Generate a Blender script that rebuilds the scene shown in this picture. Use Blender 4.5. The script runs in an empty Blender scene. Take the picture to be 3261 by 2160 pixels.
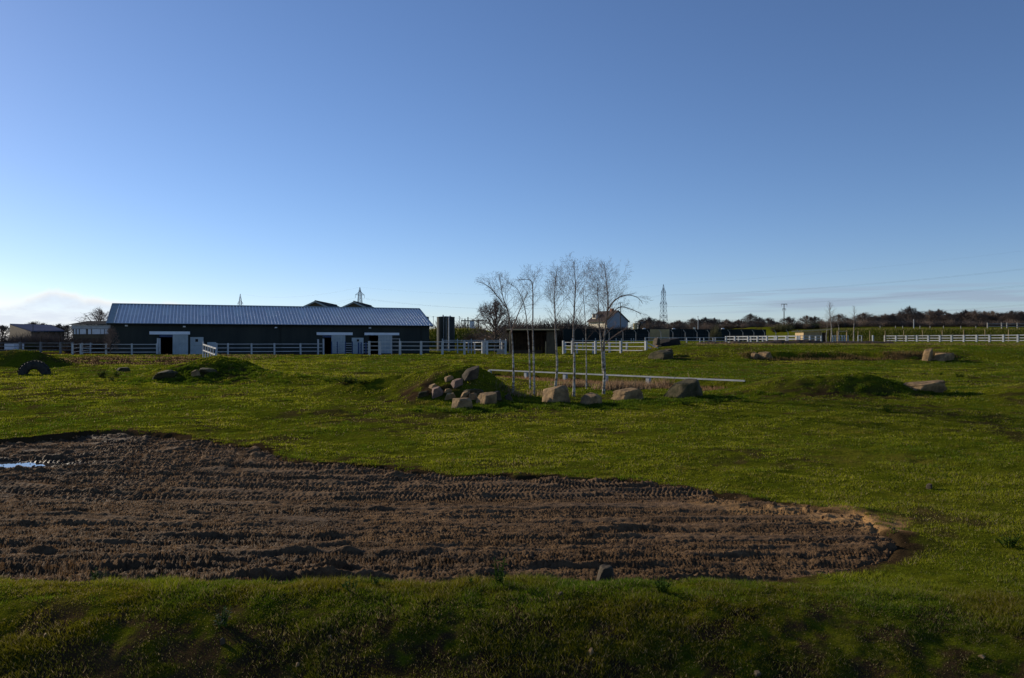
import bpy, math, random
import numpy as np
from mathutils import Matrix, Vector, Quaternion

# ------------------------------------------------------------------ camera, sky, sun, exposure
scene = bpy.context.scene
CZ = 3.0                      # eye height above the mud (m)
F = 2487.0                    # focal length in photograph pixels
PW, PH, HOR = 3261.0, 2160.0, 1088.0
cam_d = bpy.data.cameras.new("camera")
cam_d.sensor_width = 36.0
cam_d.lens = F / PW * 36.0
cam_d.clip_start = 0.1
cam_d.clip_end = 9000.0
cam = bpy.data.objects.new("camera", cam_d)
scene.collection.objects.link(cam)
cam.location = (0, 0, CZ)
cam.rotation_euler = (math.radians(90) + math.atan((HOR - PH / 2) / F), 0, 0)
scene.camera = cam

SUN_AZ = 52.0                 # degrees to the left of the view axis (+Y)
SUN_EL = 18.0
world = bpy.data.worlds.new("World")
scene.world = world
world.use_nodes = True
SKY_STRENGTH = 0.130
SUN_STRENGTH = 5.0

def build_world():
    nt = world.node_tree
    N, L = nt.nodes, nt.links
    N.clear()
    out = N.new('ShaderNodeOutputWorld')
    bg = N.new('ShaderNodeBackground')
    bg.inputs['Strength'].default_value = SKY_STRENGTH
    sky = N.new('ShaderNodeTexSky')
    sky.sky_type = 'NISHITA'
    sky.sun_disc = False
    sky.sun_elevation = math.radians(SUN_EL)
    sky.sun_rotation = math.radians(-SUN_AZ)
    sky.altitude = 0
    sky.air_density = 0.8
    sky.dust_density = 0.1
    sky.ozone_density = 5.6
    tc = N.new('ShaderNodeTexCoord')
    sep = N.new('ShaderNodeSeparateXYZ')
    L.new(tc.outputs['Generated'], sep.inputs[0])

    def m(op, a, b=None, c=None, clamp=False):
        n = N.new('ShaderNodeMath'); n.operation = op; n.use_clamp = clamp
        for i, v in enumerate((a, b, c)):
            if v is None: continue
            if isinstance(v, (int, float)): n.inputs[i].default_value = v
            else: L.new(v, n.inputs[i])
        return n.outputs[0]

    def ramp(x, lo, hi):
        n = N.new('ShaderNodeMapRange'); n.interpolation_type = 'SMOOTHSTEP'
        L.new(x, n.inputs['Value'])
        n.inputs['From Min'].default_value = lo; n.inputs['From Max'].default_value = hi
        return n.outputs['Result']

    def noise(vec, scale, detail=5, rough=0.55):
        n = N.new('ShaderNodeTexNoise')
        n.inputs['Scale'].default_value = scale
        n.inputs['Detail'].default_value = detail
        n.inputs['Roughness'].default_value = rough
        L.new(vec, n.inputs['Vector'])
        return n.outputs['Fac']

    def comb(x, y, z=0.0):
        n = N.new('ShaderNodeCombineXYZ')
        for i, v in enumerate((x, y, z)):
            if isinstance(v, (int, float)): n.inputs[i].default_value = v
            else: L.new(v, n.inputs[i])
        return n.outputs[0]

    az = m('MULTIPLY', m('ARCTAN2', sep.outputs[0], sep.outputs[1]), 57.2958)      # deg, + to the right
    el = m('MULTIPLY', m('ARCSINE', sep.outputs[2]), 57.2958)
    # low cumulus bank along the horizon on the sun's side
    prof = noise(comb(m('MULTIPLY', az, 0.16), m('MULTIPLY', el, 0.10), 11.2), 1.0, 6, 0.52)
    fall = ramp(az, -13.0, -25.0)
    top = m('ADD', m('MULTIPLY', fall, 2.75), m('MULTIPLY', m('SUBTRACT', prof, 0.44), m('ADD', m('MULTIPLY', fall, 2.6), 1.5)))
    depth = m('SUBTRACT', top, el)
    body = ramp(depth, -0.10, 0.38)
    fade = ramp(el, -0.6, 1.6)
    dens = noise(comb(m('MULTIPLY', az, 0.34), m('MULTIPLY', el, 1.1), 9.1), 1.0, 6, 0.6)
    wisp = ramp(dens, 0.30, 0.62)
    cum = m('MULTIPLY', m('MULTIPLY', body, m('ADD', m('MULTIPLY', wisp, 0.45), 0.5)), m('ADD', m('MULTIPLY', fade, 0.35), 0.6))
    rim = ramp(depth, 0.75, 0.05)
    # thin streaks low over the fields away from the sun
    sn = noise(comb(m('MULTIPLY', az, 0.10), m('MULTIPLY', el, 2.3), 1.7), 1.0, 4, 0.5)
    band = m('MULTIPLY', ramp(el, 1.2, 2.6), ramp(el, 4.2, 3.0))
    streak = m('MULTIPLY', m('MULTIPLY', ramp(sn, 0.43, 0.58), band), m('MULTIPLY', ramp(az, 9.0, 20.0), 0.5))
    cloudc = N.new('ShaderNodeMix'); cloudc.data_type = 'RGBA'
    cloudc.inputs['A'].default_value = (5.6, 6.1, 6.9, 1)
    cloudc.inputs['B'].default_value = (7.6, 7.4, 6.9, 1)
    L.new(rim, cloudc.inputs['Factor'])
    mx = N.new('ShaderNodeMix'); mx.data_type = 'RGBA'
    tint = N.new('ShaderNodeMix'); tint.data_type = 'RGBA'; tint.blend_type = 'MULTIPLY'
    tint.inputs['Factor'].default_value = 1.0; tint.inputs['B'].default_value = (1.17, 0.985, 0.94, 1)      # camera white balance
    L.new(sky.outputs[0], tint.inputs['A'])
    L.new(cum, mx.inputs['Factor']); L.new(tint.outputs['Result'], mx.inputs['A']); L.new(cloudc.outputs['Result'], mx.inputs['B'])
    mx2 = N.new('ShaderNodeMix'); mx2.data_type = 'RGBA'
    L.new(streak, mx2.inputs['Factor']); L.new(mx.outputs['Result'], mx2.inputs['A'])
    mx2.inputs['B'].default_value = (2.35, 2.75, 3.75, 1)
    L.new(mx2.outputs['Result'], bg.inputs['Color'])
    L.new(bg.outputs[0], out.inputs['Surface'])
build_world()

sun_d = bpy.data.lights.new("sun", 'SUN')
sun_d.energy = SUN_STRENGTH
sun_d.angle = math.radians(0.53)
sun_d.color = (1.0, 0.88, 0.70)
sun = bpy.data.objects.new("sun", sun_d)
scene.collection.objects.link(sun)
_s = Vector((-math.sin(math.radians(SUN_AZ)) * math.cos(math.radians(SUN_EL)),
             math.cos(math.radians(SUN_AZ)) * math.cos(math.radians(SUN_EL)), math.sin(math.radians(SUN_EL))))
sun.rotation_euler = _s.to_track_quat('Z', 'Y').to_euler()
sun.location = _s * 200

vs = scene.view_settings
scene.display_settings.display_device = 'sRGB'
vs.view_transform = 'Standard'; vs.look = 'None'; vs.exposure = 0.0; vs.gamma = 1.0
vs.use_curve_mapping = False
scene.render.engine = 'CYCLES'
scene.cycles.max_bounces = 6
scene.cycles.transparent_max_bounces = 8
scene.cycles.use_denoising = True

# ------------------------------------------------------------------ helpers
rnd = random.Random(7)
rng = np.random.default_rng(11)
COL = scene.collection

class Noise2:
    def __init__(self, seed, n=256):
        r = np.random.default_rng(seed); self.n = n; self.t = r.random((n, n)).astype(np.float64)
    def v(self, x, y):
        xi = np.floor(x).astype(np.int64); yi = np.floor(y).astype(np.int64)
        fx = x - xi; fy = y - yi
        fx = fx * fx * (3 - 2 * fx); fy = fy * fy * (3 - 2 * fy)
        n = self.n; t = self.t
        a = t[xi % n, yi % n]; b = t[(xi + 1) % n, yi % n]; c = t[xi % n, (yi + 1) % n]; d = t[(xi + 1) % n, (yi + 1) % n]
        return (a + (b - a) * fx) * (1 - fy) + (c + (d - c) * fx) * fy - 0.5
    def fbm(self, x, y, scale=1.0, oct=4, gain=0.5):
        s = 0; a = 1.0; f = 1.0 / scale
        for i in range(oct):
            s = s + a * self.v(x * f + 17.3 * i, y * f + 5.1 * i); a *= gain; f *= 2.03
        return s
NZ = [Noise2(i) for i in range(6)]

def ss(a, b, x):
    t = np.clip((x - a) / (b - a), 0, 1)
    return t * t * (3 - 2 * t)

def link(o, parent=None):
    COL.objects.link(o)
    if parent is not None: o.parent = parent
    return o

def tag(o, label=None, cat=None, group=None, kind=None):
    if label: o['label'] = label
    if cat: o['category'] = cat
    if group: o['group'] = group
    if kind: o['kind'] = kind
    return o

def empty(name, loc, label, cat, group=None, rz=0.0):
    o = bpy.data.objects.new(name, None)
    o.empty_display_size = 0.2
    COL.objects.link(o)
    o.location = loc; o.rotation_euler = (0, 0, rz)
    return tag(o, label, cat, group)

class MB:
    def __init__(self): self.v = []; self.f = []
    def box(self, x0, x1, y0, y1, z0, z1):
        b = len(self.v)
        self.v += [(x0, y0, z0), (x1, y0, z0), (x1, y1, z0), (x0, y1, z0), (x0, y0, z1), (x1, y0, z1), (x1, y1, z1), (x0, y1, z1)]
        self.f += [(b, b+3, b+2, b+1), (b+4, b+5, b+6, b+7), (b, b+1, b+5, b+4), (b+1, b+2, b+6, b+5), (b+2, b+3, b+7, b+6), (b+3, b, b+4, b+7)]
        return self
    def prism(self, poly, axis_pts):
        """poly: list of 3D points of one end; axis_pts: offset vector"""
        b = len(self.v); n = len(poly); o = axis_pts
        self.v += [tuple(p) for p in poly] + [(p[0]+o[0], p[1]+o[1], p[2]+o[2]) for p in poly]
        self.f += [tuple(range(b, b+n))[::-1], tuple(range(b+n, b+2*n))]
        for i in range(n):
            j = (i+1) % n; self.f.append((b+i, b+j, b+n+j, b+n+i))
        return self
    def tube(self, pts, rad, sides=5, cap=True):
        pts = [Vector(p) for p in pts]
        n = len(pts); b = len(self.v); ref = None
        for i, p in enumerate(pts):
            d = (pts[min(i+1, n-1)] - pts[max(i-1, 0)])
            if d.length < 1e-9: d = Vector((0, 0, 1))
            d.normalize()
            if ref is None:
                ref = Vector((1, 0, 0)) if abs(d.x) < 0.8 else Vector((0, 1, 0))
            u = (ref - d * ref.dot(d)).normalized(); ref = u
            w = d.cross(u); r = rad[i] if hasattr(rad, '__len__') else rad
            for k in range(sides):
                a = 2*math.pi*k/sides
                q = p + u*(math.cos(a)*r) + w*(math.sin(a)*r)
                self.v.append((q.x, q.y, q.z))
        for i in range(n-1):
            for k in range(sides):
                k2 = (k+1) % sides
                self.f.append((b+i*sides+k, b+i*sides+k2, b+(i+1)*sides+k2, b+(i+1)*sides+k))
        if cap:
            self.f.append(tuple(b+k for k in range(sides))[::-1]); self.f.append(tuple(b+(n-1)*sides+k for k in range(sides)))
        return self
    def bar(self, p, q, t):
        return self.tube([p, q], t, 4)
    def mesh(self, name, mat, smooth=False):
        me = bpy.data.meshes.new(name)
        me.from_pydata(self.v, [], self.f)
        me.materials.append(mat)
        if smooth:
            me.polygons.foreach_set('use_smooth', [True]*len(me.polygons))
        me.update()
        return me
    def build(self, name, mat, parent=None, smooth=False, loc=None):
        o = bpy.data.objects.new(name, self.mesh(name, mat, smooth))
        if loc is not None: o.location = loc
        return link(o, parent)

_cubes = {}
def cube_mesh(mat):
    if mat.name not in _cubes:
        m = MB().box(-.5, .5, -.5, .5, -.5, .5).mesh('block_' + mat.name, mat)
        _cubes[mat.name] = m
    return _cubes[mat.name]

def part_box(name, mat, parent, c, size, rot=None):
    """unit block part, c in the parent's coordinates"""
    o = bpy.data.objects.new(name, cube_mesh(mat))
    o.matrix_basis = Matrix.Translation(Vector(c)) @ (rot.to_4x4() if rot is not None else Matrix.Identity(4)) @ Matrix.Diagonal((size[0], size[1], size[2], 1))
    return link(o, parent)

def part_beam(name, mat, parent, p, q, w, h, roll=0.0):
    p, q = Vector(p), Vector(q); d = q - p
    x = d.normalized(); up = Vector((0, 0, 1))
    y = up.cross(x)
    y = y.normalized() if y.length > 1e-6 else Vector((0, 1, 0))
    z = x.cross(y)
    R = Matrix((x, y, z)).transposed()
    return part_box(name, mat, parent, (p+q)/2, (d.length, w, h), R)

class Frame:
    """building frame: u along the front, v to the back, z up; parts are given in root coordinates"""
    def __init__(self, ang): self.R = Matrix.Rotation(ang, 3, 'Z')
    def box(self, name, mat, parent, u0, u1, v0, v1, z0, z1):
        c = self.R @ Vector(((u0+u1)/2, (v0+v1)/2, (z0+z1)/2))
        return part_box(name, mat, parent, c, (u1-u0, v1-v0, z1-z0), self.R)
    def p(self, u, v, z):
        return tuple(self.R @ Vector((u, v, z)))

# ------------------------------------------------------------------ materials
MATS = {}
def mat(name, col, rough=0.8, col2=None, scale=3.0, var=0.5, bump=0.0, bscale=20.0, metallic=0.0, spec=0.12, stretch=None, detail=6, coords='pos', attr=None, trans=0.0):
    if name in MATS: return MATS[name]
    m = bpy.data.materials.new(name); m.use_nodes = True
    nt = m.node_tree; N, L = nt.nodes, nt.links
    bs = N['Principled BSDF']
    bs.inputs['Roughness'].default_value = rough
    bs.inputs['Metallic'].default_value = metallic
    bs.inputs['Specular IOR Level'].default_value = spec
    if coords == 'pos':
        g = N.new('ShaderNodeNewGeometry'); vec = g.outputs['Position']
    else:
        g = N.new('ShaderNodeTexCoord'); vec = g.outputs['Object']
    if stretch:
        mp = N.new('ShaderNodeMapping'); mp.inputs['Scale'].default_value = stretch
        L.new(vec, mp.inputs['Vector']); vec = mp.outputs['Vector']
    if col2 is None: col2 = tuple(c*(1-var) for c in col)
    n = N.new('ShaderNodeTexNoise'); n.inputs['Scale'].default_value = scale; n.inputs['Detail'].default_value = detail
    n.inputs['Roughness'].default_value = 0.62
    L.new(vec, n.inputs['Vector'])
    r = N.new('ShaderNodeMapRange'); r.inputs['From Min'].default_value = 0.36; r.inputs['From Max'].default_value = 0.64
    L.new(n.outputs['Fac'], r.inputs['Value'])
    mx = N.new('ShaderNodeMix'); mx.data_type = 'RGBA'
    mx.inputs['A'].default_value = (*col, 1); mx.inputs['B'].default_value = (*col2, 1)
    L.new(r.outputs['Result'], mx.inputs['Factor'])
    L.new(mx.outputs['Result'], bs.inputs['Base Color'])
    if bump:
        n2 = N.new('ShaderNodeTexNoise'); n2.inputs['Scale'].default_value = bscale; n2.inputs['Detail'].default_value = 5
        L.new(vec, n2.inputs['Vector'])
        b = N.new('ShaderNodeBump'); b.inputs['Strength'].default_value = 1.0; b.inputs['Distance'].default_value = bump
        L.new(n2.outputs['Fac'], b.inputs['Height']); L.new(b.outputs['Normal'], bs.inputs['Normal'])
    MATS[name] = m
    return m

def m_grass():
    m = bpy.data.materials.new('grass_blades'); m.use_nodes = True
    nt = m.node_tree; N, L = nt.nodes, nt.links
    N.clear()
    out = N.new('ShaderNodeOutputMaterial')
    a = N.new('ShaderNodeAttribute'); a.attribute_name = 'Col'
    d = N.new('ShaderNodeBsdfDiffuse'); t = N.new('ShaderNodeBsdfTranslucent'); g = N.new('ShaderNodeBsdfGlossy')
    g.inputs['Roughness'].default_value = 0.45
    g.inputs['Color'].default_value = (0.9, 0.9, 0.6, 1)
    L.new(a.outputs['Color'], d.inputs['Color']); L.new(a.outputs['Color'], t.inputs['Color'])
    mx = N.new('ShaderNodeMixShader'); mx.inputs[0].default_value = 0.56
    L.new(d.outputs[0], mx.inputs[1]); L.new(t.outputs[0], mx.inputs[2])
    mx2 = N.new('ShaderNodeMixShader'); mx2.inputs[0].default_value = 0.010
    L.new(mx.outputs[0], mx2.inputs[1]); L.new(g.outputs[0], mx2.inputs[2])
    L.new(mx2.outputs[0], out.inputs['Surface'])
    return m
GRASS = m_grass()

WHITE = mat('white_paint', (0.50, 0.50, 0.49), 0.6, (0.36, 0.375, 0.365), 1.1, bump=0.001, bscale=60)
WOODPOST = mat('weathered_pine', (0.42, 0.30, 0.15), 0.8, (0.28, 0.20, 0.11), 3.0, bump=0.002, bscale=40)
PALEWOOD = mat('pale_larch', (0.52, 0.38, 0.20), 0.75, (0.36, 0.26, 0.14), 2.2, bump=0.002, bscale=30, stretch=(6, 6, 0.6))
DARKWOOD = mat('dark_wood', (0.095, 0.062, 0.038), 0.8, (0.045, 0.030, 0.020), 2.0)
WEATHER = mat('weathered_timber', (0.24, 0.235, 0.22), 0.85, (0.15, 0.145, 0.135), 2.5)
GREENCLAD = mat('dark_green_cladding', (0.034, 0.040, 0.034), 0.6, (0.022, 0.027, 0.025), 0.5, stretch=(1, 1, .25))
ROOF = mat('roof_sheet', (0.60, 0.57, 0.56), 0.5, (0.50, 0.48, 0.48), 0.7, metallic=0.0, spec=0.5)
LITRIB = mat('roof_rib', (0.88, 0.87, 0.85), 0.45, (0.80, 0.79, 0.78), 0.9, spec=.5)  # paler than the sheet: sunlight on the ribs is put into the colour
SKYLIGHT = mat('skylight', (0.62, 0.60, 0.55), 0.35, (0.55, 0.54, 0.50), 1.0, spec=.5)
VERGE = mat('verge_trim', (0.34, 0.38, 0.36), 0.5, var=0.25)
TRACK = mat('door_track', (0.72, 0.76, 0.80), 0.45, var=0.12, scale=1.2)
DOORM = mat('door_sheet', (0.40, 0.44, 0.44), 0.6, (0.30, 0.34, 0.35), 1.4)
DARK = mat('dark_void', (0.012, 0.012, 0.014), 0.9)
BLUEP = mat('blue_paint', (0.05, 0.08, 0.17), 0.5, var=0.3)
GALV = mat('galvanised_steel', (0.42, 0.44, 0.45), 0.45, (0.32, 0.34, 0.36), 4.0, metallic=0.3)
PYLON = mat('pylon_steel', (0.22, 0.25, 0.29), 0.6, var=0.2, scale=0.2)
WIREM = mat('cable', (0.14, 0.15, 0.17), 0.6)
CONC = mat('concrete', (0.34, 0.32, 0.28), 0.85, (0.24, 0.23, 0.21), 3.0)
GLASSD = mat('dark_pane', (0.02, 0.024, 0.03), 0.15)
TANKM = mat('tank_dark_green', (0.030, 0.036, 0.032), 0.5, (0.018, 0.022, 0.021), 0.6)
TANKTAN = mat('tank_tan', (0.50, 0.40, 0.18), 0.5, var=0.2)
CREAM = mat('cream_render', (0.78, 0.70, 0.54), 0.8, var=0.15)
GREYSHADE = mat('grey_and_shade', (0.30, 0.32, 0.34), 0.8, var=0.15)
TILE = mat('brown_roof_tile', (0.060, 0.042, 0.034), 0.7, (0.04, 0.03, 0.026), 1.5)
BRICK = mat('chimney_brick', (0.32, 0.14, 0.08), 0.8)
WHITEB = mat('white_sheet', (0.72, 0.73, 0.74), 0.6, var=0.15)
SLATE = mat('grey_roof', (0.085, 0.083, 0.076), 1.0, (0.06, 0.06, 0.056), 0.6, spec=0.0)
BLUEROOF = mat('blue_grey_roof', (0.085, 0.10, 0.16), 1.0, spec=0.0, var=0.15, scale=0.4)
OLIVEC = mat('olive_cladding', (0.12, 0.092, 0.056), 0.7, var=0.35, scale=0.7)
RUBBER = mat('tyre_rubber', (0.026, 0.025, 0.023), 0.8, (0.055, 0.050, 0.042), 5.0, bump=0.004, bscale=30)
SAND = mat('sandstone', (0.33, 0.215, 0.105), 0.9, (0.140, 0.094, 0.050), 2.8, bump=0.035, bscale=7)
PINKST = mat('pink_granite', (0.22, 0.140, 0.105), 0.85, (0.12, 0.080, 0.062), 3.5, bump=0.015, bscale=12)
GREYST = mat('grey_stone', (0.100, 0.078, 0.052), 0.9, (0.048, 0.038, 0.027), 3.0, bump=0.02, bscale=10)
MOSSST = mat('mossy_stone', (0.100, 0.080, 0.045), 0.95, (0.035, 0.035, 0.016), 2.2, bump=0.03, bscale=8)
BIRCHB = mat('birch_bark', (0.56, 0.51, 0.42), 0.8, (0.10, 0.08, 0.065), 1.0, bump=0.004, bscale=30, stretch=(4, 4, 9), detail=3)
def _birch_top():
    m = BIRCHB; nt = m.node_tree; N, L = nt.nodes, nt.links
    bs = N['Principled BSDF']; src = bs.inputs['Base Color'].links[0].from_socket
    tc = N.new('ShaderNodeTexCoord'); sp = N.new('ShaderNodeSeparateXYZ'); L.new(tc.outputs['Object'], sp.inputs[0])
    r = N.new('ShaderNodeMapRange'); r.inputs['From Min'].default_value = 1.6; r.inputs['From Max'].default_value = 4.2; L.new(sp.outputs[2], r.inputs['Value'])
    x = N.new('ShaderNodeMix'); x.data_type = 'RGBA'; L.new(r.outputs['Result'], x.inputs['Factor']); L.new(src, x.inputs['A']); x.inputs['B'].default_value = (.13, .085, .06, 1)
    L.new(x.outputs['Result'], bs.inputs['Base Color'])
_birch_top()
TWIG = mat('birch_twigs', (0.25, 0.175, 0.130), 0.85, (0.16, 0.112, 0.088), 3.0, spec=.03)
BARK = mat('bark', (0.105, 0.085, 0.068), 0.9, (0.065, 0.053, 0.044), 2.5)
FARTW = mat('far_twigs', (0.165, 0.122, 0.095), 0.9, (0.105, 0.082, 0.068), 0.08, spec=.02)
SCRUBM = mat('scrub_twigs', (0.15, 0.105, 0.072), 0.9, (0.085, 0.066, 0.048), 0.3)
CONIF = mat('conifer_green', (0.030, 0.042, 0.028), 0.9, (0.018, 0.026, 0.020), 0.5)
HEAPM = mat('dark_soil_heap', (0.070, 0.048, 0.034), 0.95, (0.035, 0.026, 0.020), 1.6, bump=0.05, bscale=5)
SCREENM = mat('green_screen_net', (0.018, 0.026, 0.026), 0.8, var=0.35, scale=0.4)
LEAFM = mat('weed_leaves', (0.050, 0.088, 0.010), 0.8, (0.030, 0.055, 0.007), 6.0, spec=0.03)

# ------------------------------------------------------------------ terrain
_cy = np.array([-60, 0, 3.5, 5.5, 6.6, 7.5, 8.2, 8.75, 9.6, 10.6, 16, 24, 30, 45, 60, 76, 81, 88, 110, 160, 300, 6000], float)
_cz = np.array([-0.7, -0.7, -0.62, -0.42, -0.10, 0.22, 0.375, 0.31, 0.07, 0.0, 0.0, 0.14, 0.34, 0.74, 1.14, 1.60, 1.66, 1.50, 1.55, 1.8, 2.4, 2.4])
_ty = np.concatenate([np.linspace(-60, 30, 3000), np.geomspace(30.05, 6000, 3000)])
_tz = np.interp(_ty, _cy, _cz)
_k = np.exp(-0.5*(np.arange(-24, 25)/9.0)**2); _k /= _k.sum()
_tz = np.convolve(np.pad(_tz, 24, mode='edge'), _k, 'valid')

# mud wallow outline (x, y on the ground)
def _flat(xd, yd):
    Y = CZ / ((yd - 789.7) / 1805.0)
    return ((xd - 1183.5) / 1805.0 * Y, Y)
_mud = [(-420, 1040), (-200, 1036), (0, 1031), (120, 1018), (250, 1011), (430, 1020), (560, 1040), (660, 1066), (870, 1089), (1000, 1098), (1150, 1106), (1300, 1108), (1450, 1111),
        (1600, 1136), (1750, 1156), (1900, 1172), (2000, 1188), (2062, 1216), (2072, 1245), (2050, 1292), (1900, 1332), (1700, 1362), (1560, 1372), (1400, 1385), (1000, 1392), (600, 1392), (300, 1385), (0, 1370), (-420, 1360)]
MUDP = np.array([_flat(*p) for p in _mud])

def poly_sd(x, y, P):
    """signed distance, negative inside"""
    x = np.asarray(x, float); y = np.asarray(y, float)
    best = np.full(x.shape, 1e9); ins = np.zeros(x.shape, bool)
    n = len(P)
    for i in range(n):
        ax, ay = P[i]; bx, by = P[(i+1) % n]
        ex, ey = bx-ax, by-ay
        t = np.clip(((x-ax)*ex + (y-ay)*ey) / (ex*ex+ey*ey), 0, 1)
        best = np.minimum(best, np.hypot(x-ax-t*ex, y-ay-t*ey))
        cond = (ay > y) != (by > y)
        with np.errstate(divide='ignore', invalid='ignore'):
            xx = ex*(y-ay)/(by-ay if by != ay else 1e-9) + ax
        ins ^= cond & (x < xx)
    return np.where(ins, -best, best)

def mud_sd(x, y):
    x = np.asarray(x, float); y = np.asarray(y, float)
    r = np.full(x.shape, 5.0)
    k = (y > 7.5) & (y < 27) & (x > -26) & (x < 12)
    if k.any():
        xx, yy = x[k], y[k]
        r[k] = poly_sd(xx, yy, MUDP) + 0.55*NZ[1].fbm(xx, yy, 1.6, 4) * np.clip(yy/14, 0.6, 1.4)
    return r

def mound(x, y, cx, cy, wl, wr, wf, wb, h, p=2.0):
    dx = np.where(x < cx, (x-cx)/wl, (x-cx)/wr); dy = np.where(y < cy, (y-cy)/wf, (y-cy)/wb)
    r = np.sqrt(dx*dx + dy*dy)
    return h * (1 - ss(0.0, 1.0, r)) if p == 2.0 else h * np.clip(1 - r**p, 0, 1)**1.15

RA, RB = np.array([-0.78, 57.0]), np.array([12.35, 41.5])      # sunk rail fence line
RAZ, RBZ = 0.90, 0.92                                         # its rail height

def hgt(x, y, fine=True):
    x = np.asarray(x, float); y = np.asarray(y, float)
    z = np.interp(y, _ty, _tz)
    # foreground bank lower on the right
    near = ss(4, 6, y) * (1 - ss(9, 11, y))
    z = z - near * 0.22 * ss(1.5, 6.0, x) * np.clip(z/0.4, 0, 1)
    # gentle swell, large scale
    z = z + 0.16 * NZ[0].fbm(x, y, 14.0, 3) * ss(14, 26, y) * (1 - ss(70, 95, y))
    z0_ = z.copy()
    # left mound
    z = z + mound(x, y, -18.4, 48.0, 5.2, 5.8, 5.4, 4.5, 1.22)
    z = z + mound(x, y, -13.4, 45.5, 4.2, 5.0, 3.6, 3.6, 0.34)
    z = z + mound(x, y, -37.5, 60.0, 6, 4.5, 2.6, 4, 1.25)
    # centre mound: long back to the left, steep right side
    z = z + mound(x, y, -2.15, 36.9, 4.4, 2.9, 4.9, 3.6, 1.52)
    z = z + mound(x, y, -6.2, 38.5, 5.0, 4.6, 3.5, 4.0, 0.80)
    # right mounds
    z = z + mound(x, y, 15.2, 37.4, 6.0, 6.2, 3.2, 5.5, 0.82)
    z = z + mound(x, y, 17.6, 36.6, 4.0, 3.4, 2.4, 4.0, 0.22)
    z = z + mound(x, y, 24.5, 34.5, 5.0, 6.0, 4.0, 5.0, 0.75)
    mm = np.clip((z - z0_)/0.7, 0, 1)
    z = z + mm*(0.20*NZ[1].fbm(x+31, y, 1.9, 3) + 0.14*NZ[3].fbm(x, y+17, .7, 3))
    # raised plateau with a cut bank on the right
    pm = ss(9.5, 19.0, x)
    steep = ss(19.5, 22.5, x + 1.2*NZ[2].fbm(x, y*0, 5.0, 3)) * (1 - ss(37.5, 40.5, x)) * np.clip(.72 + 1.2*NZ[1].fbm(x, y*0+9, 4.0, 3), .05, 1) * (1-.9*np.exp(-((x-30.2)/1.1)**2))
    f0 = 68.6 + 4.6*NZ[2].fbm(x, y*0.0 + 3.0, 6.0, 4) - 0.06*(x-20)
    step = steep * ss(f0, f0 + 1.1, y) + (1-steep) * ss(f0-3.0, f0+4.5, y)
    z = z + pm * (0.62*step + 0.40*ss(70, 84, y)) * (1 - 0.0*y)
    z = z + pm * 0.22*ss(84, 90, y)
    # embankments further off
    z = z + 3.5 * ss(118, 128, y) * ss(-24, -12, x) * (1-ss(-6, 3, x)) * (1-ss(170, 200, y))
    z = z + 2.5 * ss(152, 164, y) * ss(55, 66, x - 0.10*(y-150))
    z = z + 1.6 * ss(170, 240, y) * ss(-10, 40, x)
    # step down in front of the low rail fence
    e = RB - RA; Lr = np.hypot(*e); e = e / Lr; nf = np.array([e[1], -e[0]])      # nf points towards the camera
    if nf[1] > 0: nf = -nf
    t = (x-RA[0])*e[0] + (y-RA[1])*e[1]; d = (x-RA[0])*nf[0] + (y-RA[1])*nf[1]
    win = ss(-4.0, -0.5, t) * (1-ss(Lr-2.0, Lr+2.0, t))
    rz = RAZ + (RBZ-RAZ)*np.clip(t/Lr, -0.3, 1.2)
    low = rz - 0.52 - 0.03*np.clip(d, 0, 6)
    wf_ = win * ss(-0.55, -0.10, d) * (1-ss(2.0, 6.0, d))
    z = np.where(z > low, z*(1-wf_) + low*wf_, z)
    hi = rz - 0.05
    wb_ = win * (1-ss(-0.95, -0.55, d)) * (1-ss(2, 12, -d))
    z = z*(1-wb_) + hi*wb_
    if fine:
        a = 0.016*ss(4, 5, y)*(1-ss(9.0, 11, y)) + 0.02*(1-ss(30, 60, y))*(.2+.8*ss(9, 13, y)) + 0.004
        z = z + a * NZ[3].fbm(x, y, 0.42, 4, 0.55) * 1.6
        z = z + (0.022 + 0.055*ss(11, 16, y)) * NZ[4].fbm(x, y, 1.7, 4) * (1-ss(80, 120, y))
        sd = mud_sd(x, y)
        z = z - 0.45 * ss(0.02, -0.45, sd)
        z = z + 0.05 * ss(0.7, 0.05, sd) * ss(10.5, 12, y)
    return z

def gp(px, py, y0=4.0, y1=200.0):
    """where the sight line through a photograph pixel meets the ground"""
    sx = (px - PW/2)/F; sz = (py - HOR)/F
    Y = np.geomspace(y0, y1, 6000)
    z = hgt(sx*Y, Y, False)
    k = np.nonzero(CZ - sz*Y <= z)[0]
    i = k[0] if len(k) else len(Y)-1
    return np.array([sx*Y[i], Y[i], z[i]])

def at(px, py, Y):
    return np.array([(px-PW/2)/F*Y, Y, CZ - (py-HOR)/F*Y])

def H(x, y): return float(hgt(np.array([x]), np.array([y]), False)[0])

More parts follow.
